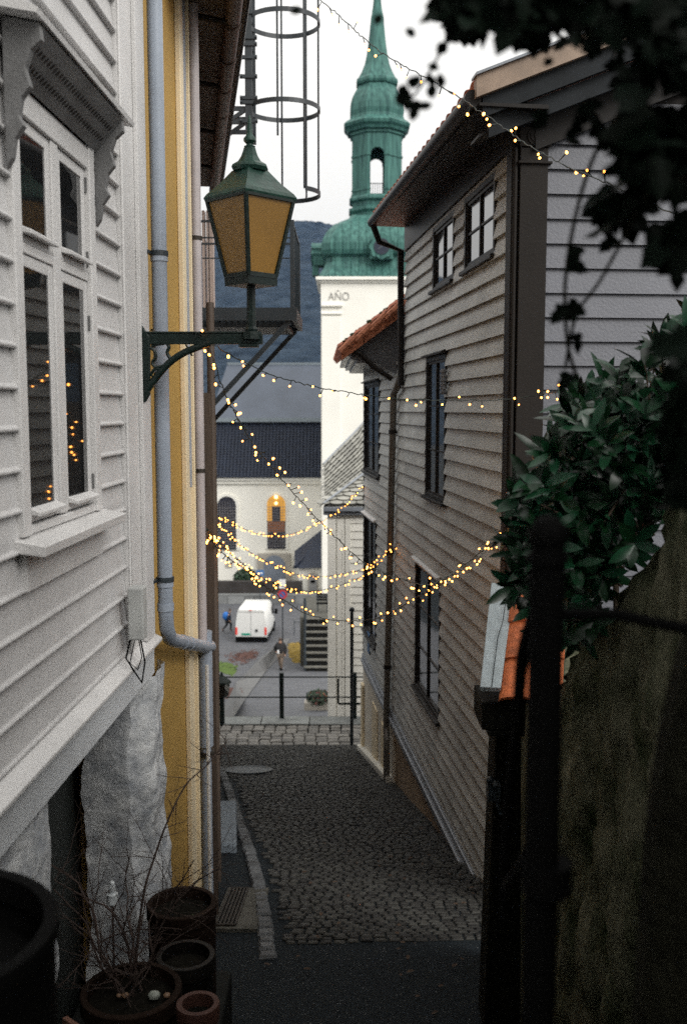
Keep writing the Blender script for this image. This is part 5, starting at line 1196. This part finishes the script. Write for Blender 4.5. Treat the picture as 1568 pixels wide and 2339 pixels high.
# overhanging ivy tree beside the camera
rs = random.Random(9)
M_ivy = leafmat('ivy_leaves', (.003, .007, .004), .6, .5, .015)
M_ivy.node_tree.nodes['Principled BSDF'].inputs['Specular IOR Level'].default_value = .08
tr = thing('ivy_tree', 'dark out-of-focus ivy-clad tree overhanging the top right corner', 'tree', (.56, 1.4, -2.0))
mb = MB()
mb.tube(curve([Vector((.56, 1.4, -1.9)), Vector((.56, 1.4, -.95)), Vector((.60, 1.4, -.40)), Vector((.78, 1.42, .05)), Vector((.95, 1.45, .5)), Vector((.9, 1.35, 1.0)), Vector((.9, 1.3, 1.6))]), .125, 14)
mb.tube(curve([Vector((.9, 1.45, .6)), at(1500, 60, 1.5), at(1250, 20, 1.6), at(1060, 0, 1.8)]), .018, 6)
mb.tube(curve([at(1480, 200, 1.4), at(1390, 290, 1.5), at(1330, 430, 1.55), at(1292, 620, 1.6), at(1295, 780, 1.6), at(1320, 870, 1.6)]), .0035, 5)
mb.tube(curve([at(1500, 400, 1.4), at(1440, 510, 1.5), at(1370, 640, 1.55), at(1315, 720, 1.6), at(1290, 840, 1.6)]), .003, 5)
mb.tube(curve([at(1060, 20, 1.5), at(1010, 110, 1.5), at(965, 190, 1.5), at(925, 240, 1.5)]), .002, 5)
mb.build('trunk', mat('dark_wet_bark', (.014, .014, .009), .9, .5, 12, .8, 40, spec=.08), tr, smooth=True)
mb = MB()
def ivy(poly, n, y0, y1, s0=.035, s1=.06):
    for U, V in samples(poly, n, rs):
        p = at(U, V, rs.uniform(y0, y1)); d = Vector((rs.gauss(0, 1), rs.gauss(0, .6), rs.gauss(-.6, 1))).normalized(); n_ = Vector((rs.gauss(0, .6), -1, rs.gauss(.2, .6)))
        s = rs.uniform(s0, s1); leaf(mb, p, d, n_, s, s * .95, .15, lobed=True)
ivy([(1015, -80), (1010, 0), (1035, 65), (1075, 50), (1120, 30), (1175, 65), (1235, 75), (1262, 30), (1330, 15), (1365, 70), (1400, 40), (1450, 10), (1520, 20), (1600, 20), (1600, -80)], 1300, 1.3, 1.9, .022, .045)
ivy([(1500, 20), (1480, 90), (1520, 170), (1720, 200), (1720, 0)], 700, 1.2, 1.7, .022, .045)
ivy([(1420, 300), (1450, 240), (1490, 240), (1505, 330), (1445, 375)], 34, 1.2, 1.5); ivy([(1530, 240), (1720, 240), (1720, 350), (1550, 330)], 40, 1.2, 1.5)
ivy([(1500, 350), (1568, 350), (1560, 420), (1480, 410)], 16, 1.2, 1.5); ivy([(1560, 400), (1700, 400), (1700, 520), (1575, 500)], 30, 1.2, 1.5)
ivy([(1560, 780), (1560, 1050), (1550, 1150), (1720, 1150), (1720, 760)], 300, 1.2, 1.7)
ivy([(1255, 70), (1440, 50), (1440, 110), (1350, 110), (1260, 90)], 26, 1.3, 1.8, .02, .035)
ivy([(1400, 150), (1480, 130), (1480, 220), (1430, 210)], 16, 1.3, 1.7, .02, .04)
ivy([(1380, 440), (1440, 410), (1450, 500), (1400, 510)], 18, 1.4, 1.6); ivy([(1500, 530), (1568, 520), (1568, 600), (1520, 600)], 14, 1.3, 1.5)
ivy([(1230, 250), (1400, 230), (1400, 330), (1260, 320)], 12, 1.5, 1.8, .02, .035)
for k in range(26):
    t = rs.random(); U, V = 1060 - 130 * t + rs.gauss(0, 18), 10 + 230 * t + rs.gauss(0, 14); p = at(U, V, 1.5); leaf(mb, p, Vector((rs.gauss(0, 1), 0, rs.gauss(-.5, 1))), Vector((rs.gauss(0, .5), -1, rs.gauss(0, .5))), .022, .018, .1)
for U, V in ((1240, 150), (975, 150), (925, 65), (690, 22), (870, 30)): p = at(U, V, 1.5); leaf(mb, p, Vector((rs.gauss(0, 1), 0, rs.gauss(0, 1))), Vector((0, -1, .3)), .018, .015, .1)
for (U, V) in ((1320, 690), (1330, 700), (1296, 600), (1290, 700), (1380, 330), (1350, 290), (1370, 470), (1430, 470), (1318, 560), (1300, 850), (1312, 760), (1405, 540)):
    p = at(U, V, 1.58); leaf(mb, p, Vector((rs.gauss(0, 1), 0, rs.gauss(-1, 1))), Vector((rs.gauss(0, .4), -1, .2)), .035, .03, .1, lobed=True)
for i in range(900):   # unseen crown leaves added over the viewpoint to darken the foreground
    p = Vector((rs.uniform(1.1, 3.6), rs.uniform(-2.5, 5.5), 0)); p.z = max(2.5, .46 * p.y + .3) + rs.uniform(0, 1.3); leaf(mb, p, Vector((rs.gauss(0, 1), rs.gauss(0, 1), rs.gauss(0, .4))), Vector((rs.gauss(0, .4), rs.gauss(0, .4), 1)), .17, .15, .1, lobed=True)
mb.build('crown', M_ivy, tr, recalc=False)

# ================================================================= MOSSY WALL, COPING, GATE PIER
M_mossw = mat('mossy_plaster', (.010, .020, .005), .9, scale=4.5, bump=1.0, bscale=22, stretch=(1.3, 1.3, .75), col2=(.15, .145, .10), spec=.1)
tp = [(-6, .9), (-1, .8), (1.2, .7), (2.0, .4), (2.45, .08), (2.75, -.16), (3.07, -.34), (3.5, -.66), (4.0, -.95), (4.4, -1.2), (4.75, -1.42), (4.9, -1.45), (6.4, -1.5)]
def topz(y):
    for (a, b), (c, d) in zip(tp, tp[1:]):
        if a <= y <= c: return b + (d - b) * (y - a) / (c - a)
mb = MB()
def wf(u, v):
    y = -3 + 9.4 * u if u < .42 else -3 + 9.4 * u; zt = topz(y)
    k = Vector((y * 2, v * 1.5, 0)); x = .97 + .085 * noise.fractal(Vector((y * 3, v * 7, 1)), .8, 2, 5) * min(1, max(0, (4.9 - y) * 2))
    if v > .82: t = (v - .82) / .18; return Vector((x + .02 * t + .55 * t, y, zt + .01 * t + .03 * noise.noise(Vector((y * 4, t, 3)))))
    z = -4.3 + (zt + 4.3) * (v / .82); e = max(0, v / .82 - .93) / .07; return Vector((x + .03 * e * e, y, z))
mb.grid(wf, 260, 130)
o = mb.build('mossy_wall', M_mossw, None, recalc=False, smooth=True); tag(o, 'tall mossy plastered garden wall stepping down the right foreground', 'wall')
M_blackw = mat('black_wood', (.008, .008, .006), .7, .3, 6, .4, 40, stretch=(3, 3, .4), spec=.1)
rf = thing('tiled_coping', 'small coping of orange clay tiles with a cracked white verge board', 'coping', (.75, 4.9, -1.4))
b0, b1_ = at(1140, 1600, 4.6), at(1168, 1348, 5.25)
e2 = (b1_ - b0); L2_ = e2.length; e2.normalize(); e1 = Vector((1, .02, 0)).normalized()
mb = MB(); nn = e1.cross(e2).normalized(); nn = nn if nn.z > 0 else -nn; cw, cl = .145, L2_ / 3
for j in range(3):
    for i in range(2):
        def tf(u, v, i=i, j=j):
            a = math.pi * u; x = i * cw + cw * .5 - cw * .54 * math.cos(a); y = j * cl - .02 + (cl + .05) * v - .03 * math.sin(a) * (1 - v)
            return b0 + e1 * x + e2 * y + nn * (.012 + .050 * math.sin(a) + .022 * (1 - v))
        mb.grid(tf, 12, 6); mb.grid(lambda u, v, tf=tf: tf(u, 0) - nn * (.016 * v), 12, 1)
mb.build('tiles', mat('orange_clay', (.50, .125, .035), .7, .35, 14, .5, 50, island=.12), rf, recalc=False)
mb = MB(); mb.hexa([b0 - nn * .02, b0 + e1 * .29 - nn * .02, b0 + e1 * .29 + e2 * L2_ - nn * .02, b0 + e2 * L2_ - nn * .02, b0 + nn * .005, b0 + e1 * .29 + nn * .005, b0 + e1 * .29 + e2 * L2_ + nn * .005, b0 + e2 * L2_ + nn * .005]); mb.build('batten_bed', M_blackw, rf)
mb = MB(); n_ = e1.cross(e2).normalized(); A_ = [at(1094, 1580, 4.6), at(1141, 1582, 4.6), at(1172, 1352, 5.25), at(1162, 1346, 5.27), at(1120, 1341, 5.25)]
mb.prism([p + n_ * .035 for p in A_], -n_ * .03); mb.build('verge_board', mat('cracked_white_paint', (.33, .38, .40), .6, .15, 5, .3, 40, stretch=(3, 3, .5)), rf, bevel=.003)
mb = MB(); cr = [A_[0].lerp(A_[1], .55), A_[0].lerp(A_[1], .62) + (A_[4] - A_[0]) * .45, A_[0].lerp(A_[1], .8) + (A_[4] - A_[0]) * .6, A_[4].lerp(A_[2], .72)]; mb.tube([p + n_ * .036 for p in cr], .0018, 4); mb.build('crack', M_black, rf)
gp = thing('gate_pier', 'black wooden gate pier under the tiled coping', 'gate pier', (.75, 5, -3.4))
M_blackw = mat('black_wood', (.008, .008, .006), .7, .3, 6, .4, 40, stretch=(3, 3, .4), spec=.1)
mb = MB(); q1, q2, q3, q4 = at(1104, 2360, 4.72), at(1188, 2360, 4.72), at(1190, 1600, 4.72), at(1134, 1600, 4.72); mb.prism([q1, q2, q3, q4], Vector((0, .22, 0))); mb.build('post', M_blackw, gp, bevel=.01)
mb = MB(); a, b = at(1098, 1665, 4.62), at(1150, 1600, 4.62); mb.box(a.x, b.x + .1, 4.6, 4.9, a.z, b.z); mb.box(a.x + .03, b.x + .1, 4.6, 4.9, a.z - .03, a.z - .001); mb.build('corbel', M_blackw, gp, bevel=.006)
mb = MB(); a = at(1118, 1782, 4.66); mb.sph(a, .02, 10, 8); mb.box(a.x - .01, a.x + .05, 4.64, 4.72, a.z - .10, a.z - .02); mb.tube([a + Vector((.02, -.02, -.06)), a + Vector((.05, -.03, -.16))], .01, 6); mb.build('latch', M_iron2, gp)
# blurred railing next to the camera
rg = thing('stair_railing', 'black iron stair railing, out of focus in the near right foreground', 'railing', (.257, 1.3, -1.6))
mb = MB(); c = at(1247, 1400, 1.3); zt = at(1247, 1232, 1.3).z; mb.tube([(c.x, 1.3, -1.62), (c.x, 1.3, zt)], .0235, 12); mb.build('post', M_black, rg)
M2_ = mb
mb = MB(); mb.sph((c.x, 1.3, zt + .005), .027, 12, 8); mb.tube([(c.x, 1.3, zt - .03), (c.x, 1.3, zt - .02)], .028, 12); mb.build('knob', M_black, rg, smooth=True)
mb = MB(); mb.tube([at(1247, 2000, 1.3) + Vector((0, 0, .02)), at(1247, 2000, 1.3) - Vector((0, 0, .02))], .034, 12); mb.build('collar', M_black, rg, smooth=True)
mb = MB(); mb.tube([Vector((c.x, 1.3, at(1247, 1402, 1.3).z)), at(1400, 1402, 1.32), at(1510, 1425, 1.3), at(1640, 1450, 1.28)], .008, 8); mb.build('rail', M_black, rg)
mb = MB(); mb.tube(curve([Vector((c.x, 1.3, at(1247, 1330, 1.3).z)), at(1195, 1480, 1.5), at(1180, 1650, 1.65), at(1155, 1900, 1.8), at(1150, 2100, 1.85)]), .010, 8); mb.tube(curve([at(1215, 1925, 1.35), at(1185, 1985, 1.5), at(1155, 2030, 1.7)]), .010, 8); mb.build('stair_rail', M_black, rg)

# ================================================================= POTS bottom left
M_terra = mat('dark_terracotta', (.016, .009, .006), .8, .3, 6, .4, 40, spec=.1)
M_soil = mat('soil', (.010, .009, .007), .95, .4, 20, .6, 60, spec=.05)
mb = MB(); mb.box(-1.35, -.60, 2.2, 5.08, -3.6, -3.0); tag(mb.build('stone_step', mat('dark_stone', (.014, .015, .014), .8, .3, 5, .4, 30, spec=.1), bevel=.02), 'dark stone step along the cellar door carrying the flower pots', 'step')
def pot(name, c, r, h, lab, m=M_terra, rim=.02, taper=.8, lipped=True, group='flower pots on the dark step'):
    c = Vector(c); t = thing(name, lab, 'flower pot', (c.x, c.y, c.z - h), group); mb = MB(); z = c.z
    mb.lathe([(r * taper, z - h), (r * .97, z - .07), (r * 1.04 if lipped else r, z - .065), (r * 1.04 if lipped else r, z - .004), (r * 1.02 if lipped else r * .98, z), (r - rim, z), (r - rim - .004, z - .06)], (c.x, c.y, 0), 40, cap=False); mb.build('pot', m, t, smooth=True)
    mb = MB(); mb.lathe([(.001, z - .05), (r - rim, z - .055)], (c.x, c.y, 0), 30, cap=False); mb.grid(lambda u, v: (c.x + (u - .5) * 2 * (r - rim) * .69, c.y + (v - .5) * 2 * (r - rim) * .69, z - .05 + .012 * noise.noise(Vector((u * 9, v * 9, 0)))), 14, 14); mb.build('soil', M_soil, t)
    return t
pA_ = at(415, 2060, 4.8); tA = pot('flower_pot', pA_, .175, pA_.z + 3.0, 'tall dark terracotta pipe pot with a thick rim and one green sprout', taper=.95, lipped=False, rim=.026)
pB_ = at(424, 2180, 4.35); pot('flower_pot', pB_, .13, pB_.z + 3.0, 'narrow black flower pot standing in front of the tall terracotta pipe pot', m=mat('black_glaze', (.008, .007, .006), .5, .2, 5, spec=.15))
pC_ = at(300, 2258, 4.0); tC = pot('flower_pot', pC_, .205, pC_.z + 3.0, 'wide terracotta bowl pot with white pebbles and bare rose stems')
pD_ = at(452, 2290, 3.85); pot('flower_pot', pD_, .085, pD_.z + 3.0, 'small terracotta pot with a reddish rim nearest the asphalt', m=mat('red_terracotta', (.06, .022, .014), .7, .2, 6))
mb = MB(); rs = random.Random(3)
for i in range(14): d = Vector((rs.uniform(.02, .13), rs.uniform(-.05, .05), .0)); leaf(mb, pA_ + Vector((.06, -.07, -.05)) + d * .5, Vector((rs.gauss(0, 1), rs.gauss(0, 1), .6)), Vector((0, 0, 1)), .035, .022, .3)
mb.build('sprout', leafmat('pale_sprout', (.10, .14, .05), .5, .3), tA, recalc=False)
for (U, V, r) in ((352, 2290, .027), (350, 2210, .018), (386, 2228, .016), (270, 2218, .012), (285, 2232, .016), (392, 2262, .012)):
    p = at(U, V, 4.0); p.z = pC_.z - .03; d = p - pC_
    d.z = 0
    if d.length > .15: p = pC_ + d * (.15 / d.length); p.z = pC_.z - .03
    mb = MB(); mb.sph(p, r, 10, 7, .7); tag(mb.build('pebble', mat('white_pebble', (.30, .32, .28), .5, .2, 20) if r > .017 else mat('brown_pebble', (.20, .12, .07), .5, .2, 20), smooth=True), 'pale rounded pebble on the soil of the wide bowl pot', 'pebble', 'pebbles in the wide bowl pot')
tt = thing('terracotta_trough', 'long terracotta trough at the very bottom left in deep shadow', 'trough', (-.95, 3.5, -3.0)); a, b = at(145, 2227, 3.72), at(305, 2293, 3.42)
a.z = b.z = -2.42
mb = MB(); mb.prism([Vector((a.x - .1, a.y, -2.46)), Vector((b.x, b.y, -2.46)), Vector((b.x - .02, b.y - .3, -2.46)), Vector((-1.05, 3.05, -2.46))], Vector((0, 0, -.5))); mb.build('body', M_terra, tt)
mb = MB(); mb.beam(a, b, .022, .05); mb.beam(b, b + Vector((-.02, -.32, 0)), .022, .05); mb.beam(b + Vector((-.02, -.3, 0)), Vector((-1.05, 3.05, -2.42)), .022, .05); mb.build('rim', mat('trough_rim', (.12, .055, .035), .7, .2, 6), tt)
bt = thing('planter_barrel', 'black barrel planter with rounded rim, out of focus at the bottom left edge', 'barrel', (-.75, 1.65, -1.6))
mb = MB(); zt = at(40, 1976, 1.88).z - .01; mb.lathe([(.19, -1.6), (.235, -1.3), (.238, zt - .04), (.245, zt - .03), (.245, zt), (.22, zt), (.22, zt - .05)], (-.75, 1.65, 0), 40, cap=False); mb.build('body', M_black, bt, smooth=True)
mb = MB(); mb.lathe([(.001, zt - .10), (.215, zt - .10)], (-.75, 1.65, 0), 24, cap=False); mb.build('soil', M_black, bt)
# grit and leaf bits lying on the near asphalt and lane
mb = MB(); rs = random.Random(77)
for i in range(520):
    y = 5.1 + rs.random() ** 1.2 * 1.5; x = rs.gauss(-.25, .35) if i % 2 else rs.uniform(-1.0, 1.3); r = rs.uniform(.002, .0055); p = Vector((x, y, gz(y) + .003)); mb.sph(p, r, 5, 3, .5)
gr = mb.build('grit', mat('pale_grit', (.12, .13, .14), .8, .4, 30), None, recalc=False); tag(gr, 'pale specks of grit on the near dark asphalt', kind='stuff')
mb = MB()
for i in range(70):
    y = rs.uniform(5.2, 13); x = rs.uniform(kerbx(y) + .1, 2.0 - b_ * y) if y > 6.6 else rs.uniform(-.6, 1.2); leaf(mb, Vector((x, y, gz(y) + .03)), Vector((rs.gauss(0, 1), rs.gauss(0, 1), .1)), Vector((0, 0, 1)), rs.uniform(.03, .06), rs.uniform(.02, .035), .2)
tag(mb.build('fallen_leaves', mat('brown_leaf_bits', (.05, .028, .015), .8, .4, 20), None, recalc=False), 'scattered brown leaves on the dark setts', kind='stuff')
# bare rose stems
M_twig = mat('dark_twigs', (.045, .028, .022), .8, .3, 20)
rsh = thing('bare_rose_bush', 'bare thorny rose stems with one long arching shoot reaching past the ochre wall', 'shrub', tuple(pC_))
mb = MB(); rs = random.Random(21)
def twig(p, d, L, r, lev):
    n = max(3, int(L / .05)); pts = [p]; rr = [r]
    for i in range(n):
        d = (d + Vector((rs.gauss(0, .16), rs.gauss(0, .12), rs.gauss(0, .12)))).normalized(); pts.append(pts[-1] + d * L / n); rr.append(r * (1 - .6 * (i + 1) / n))
        if lev < 3 and rs.random() < (.55 if lev else .7): x = Vector((rs.gauss(0, 1), rs.gauss(0, .7), rs.gauss(.2, .8))).normalized(); twig(pts[-1], (d * .55 + x * .8).normalized(), L * rs.uniform(.3, .6), rr[-1] * .65, lev + 1)
    mb.tube(pts, rr, 5, cap=False)
base = pC_ + Vector((0, .02, -.06))
for i in range(7): a = rs.uniform(-1.1, 1.1); twig(base + Vector((rs.uniform(-.09, .09), rs.uniform(-.06, .1), 0)), Vector((math.sin(a) * .65, .15, math.cos(a))).normalized(), rs.uniform(.4, .8), .0065, 0)
ar = curve([base, at(325, 2060, 4.05), at(352, 1960, 4.1), at(385, 1870, 4.15), at(425, 1792, 4.2), (at(470, 1750, 4.25)), at(500, 1715, 4.3), at(520, 1688, 4.32)])
mb.tube(ar, [.0065 - .005 * i / len(ar) for i in range(len(ar))], 6, cap=False)
for i in range(14, len(ar) - 1, 2): twig(ar[i], Vector((rs.gauss(0, 1), rs.gauss(0, .5), rs.gauss(.1, .8))).normalized(), rs.uniform(.05, .2), .0022, 2)
mb.build('stems', M_twig, rsh)
mb = MB()
for (U, V) in ((395, 2045), (345, 2050)): p = at(U, V, 4.7); mb.tube([p - Vector((0, 0, .12)), p + Vector((.01, 0, .18))], .004, 5)
q = at(257, 2062, 4.4); mb = MB(); mb.lathe([(.028, 0), (.026, .045), (.012, .055), (.018, .06), (.012, .10), (.006, .105)], q, 12); tag(mb.build('garden_ornament', mat('white_porcelain', (.62, .66, .68), .4, .1, 5), smooth=True), 'tiny white bell-shaped ornament among the bare rose stems', 'ornament')
mb = MB(); mb.tube([q, Vector((q.x, q.y, -3.0))], .005, 6); tag(mb.build('garden_stake', M_twig), 'thin stake holding up the tiny white ornament', 'stake')

# unseen house added behind the camera to keep light off the foreground
uh = thing('unseen_shade_house', 'unseen house added behind the viewpoint to shade the near lane', 'house', (0, -9, -2.8))
mb = MB(); mb.box(-9, 3, -12, -6.2, -3, 3.0); mb.build('wall', M_grey, uh)
mb = MB(); mb.prism([(-9.4, -12.4, 3.001), (-9.4, -5.8, 3.001), (-9.4, -9.2, 5.4)], Vector((12.8, 0, 0))); mb.build('roof', M_tiled, uh)
# air
hz_ = MB(); hz_.box(-2600, 2600, -16, 1700, -17.2, 330)
ho = hz_.build('haze', M_black, None); ho['kind'] = 'stuff'; ho['label'] = 'thin blue-grey haze in the air between the lane and the far hillside'
hm = bpy.data.materials.new('haze'); hm.use_nodes = True; hn = hm.node_tree; hn.nodes.remove(hn.nodes['Principled BSDF'])
pv = hn.nodes.new('ShaderNodeVolumePrincipled'); pv.inputs['Density'].default_value = .00006; pv.inputs['Color'].default_value = (.42, .62, 1, 1); pv.inputs['Anisotropy'].default_value = .2
hn.links.new(pv.outputs['Volume'], hn.nodes['Material Output'].inputs['Volume']); ho.data.materials.clear(); ho.data.materials.append(hm)
# ================================================================= LIGHT AND CAMERA
w = bpy.data.worlds.new('World'); S.world = w; w.use_nodes = True; nt = w.node_tree
bg = nt.nodes['Background']; sky = nt.nodes.new('ShaderNodeTexSky'); sky.sky_type = 'NISHITA'; sky.sun_disc = False
SE, SR = rad(36), rad(136)
sky.sun_elevation = SE; sky.sun_rotation = SR; sky.dust_density = 6; sky.air_density = 1.2; sky.ozone_density = 1
hs = nt.nodes.new('ShaderNodeHueSaturation'); hs.inputs['Saturation'].default_value = .12
nt.links.new(sky.outputs['Color'], hs.inputs['Color'])
mx = nt.nodes.new('ShaderNodeMixRGB'); mx.blend_type = 'MIX'; mx.inputs['Fac'].default_value = .8; mx.inputs['Color2'].default_value = (8.75, 8.6, 8.2, 1)
tcw = nt.nodes.new('ShaderNodeTexCoord'); sx = nt.nodes.new('ShaderNodeSeparateXYZ'); mr = nt.nodes.new('ShaderNodeMapRange')   # overcast dome: brighter overhead than at the horizon
mr.inputs['From Min'].default_value = 0; mr.inputs['From Max'].default_value = 1; mr.inputs['To Min'].default_value = .62; mr.inputs['To Max'].default_value = 1.5
nt.links.new(tcw.outputs['Generated'], sx.inputs['Vector']); nt.links.new(sx.outputs['Z'], mr.inputs['Value'])
ml = nt.nodes.new('ShaderNodeMixRGB'); ml.blend_type = 'MULTIPLY'; ml.inputs['Fac'].default_value = 1
nt.links.new(hs.outputs['Color'], mx.inputs['Color1']); nt.links.new(mx.outputs['Color'], ml.inputs['Color1']); nt.links.new(mr.outputs['Result'], ml.inputs['Color2'])
nt.links.new(ml.outputs['Color'], bg.inputs['Color']); bg.inputs['Strength'].default_value = .1
sd = bpy.data.lights.new('sun', 'SUN'); sd.energy = 1.0; sd.angle = rad(30); sd.color = (1, .97, .92)
so = bpy.data.objects.new('sun', sd); COL.objects.link(so)
dv = Vector((math.sin(SR) * math.cos(SE), math.cos(SR) * math.cos(SE), math.sin(SE)))
so.rotation_euler = (-dv).to_track_quat('-Z', 'Y').to_euler(); so.location = (0, 0, 30)
cd = bpy.data.cameras.new('camera'); cam = bpy.data.objects.new('camera', cd); COL.objects.link(cam); S.camera = cam
cam.location = (0, 0, 0); cam.rotation_euler = (math.pi / 2 - TH, 0, 0)
cd.sensor_fit = 'VERTICAL'; cd.sensor_height = 36; cd.lens = F / 2339 * 36; cd.clip_start = .05; cd.clip_end = 6000
cd.dof.use_dof = True; cd.dof.focus_distance = 5.8; cd.dof.aperture_fstop = 2.8
S.view_settings.view_transform = 'Standard'; S.view_settings.look = 'None'; S.view_settings.exposure = .75; S.view_settings.gamma = 1
S.render.engine = 'CYCLES'; S.cycles.use_denoising = False; S.cycles.sample_clamp_indirect = 2; S.cycles.sample_clamp_direct = 0; S.cycles.use_adaptive_sampling = False; S.cycles.max_bounces = 6; S.cycles.diffuse_bounces = 4; S.cycles.glossy_bounces = 3
for o in bpy.data.objects:
    if '_c' in o: del o['_c']
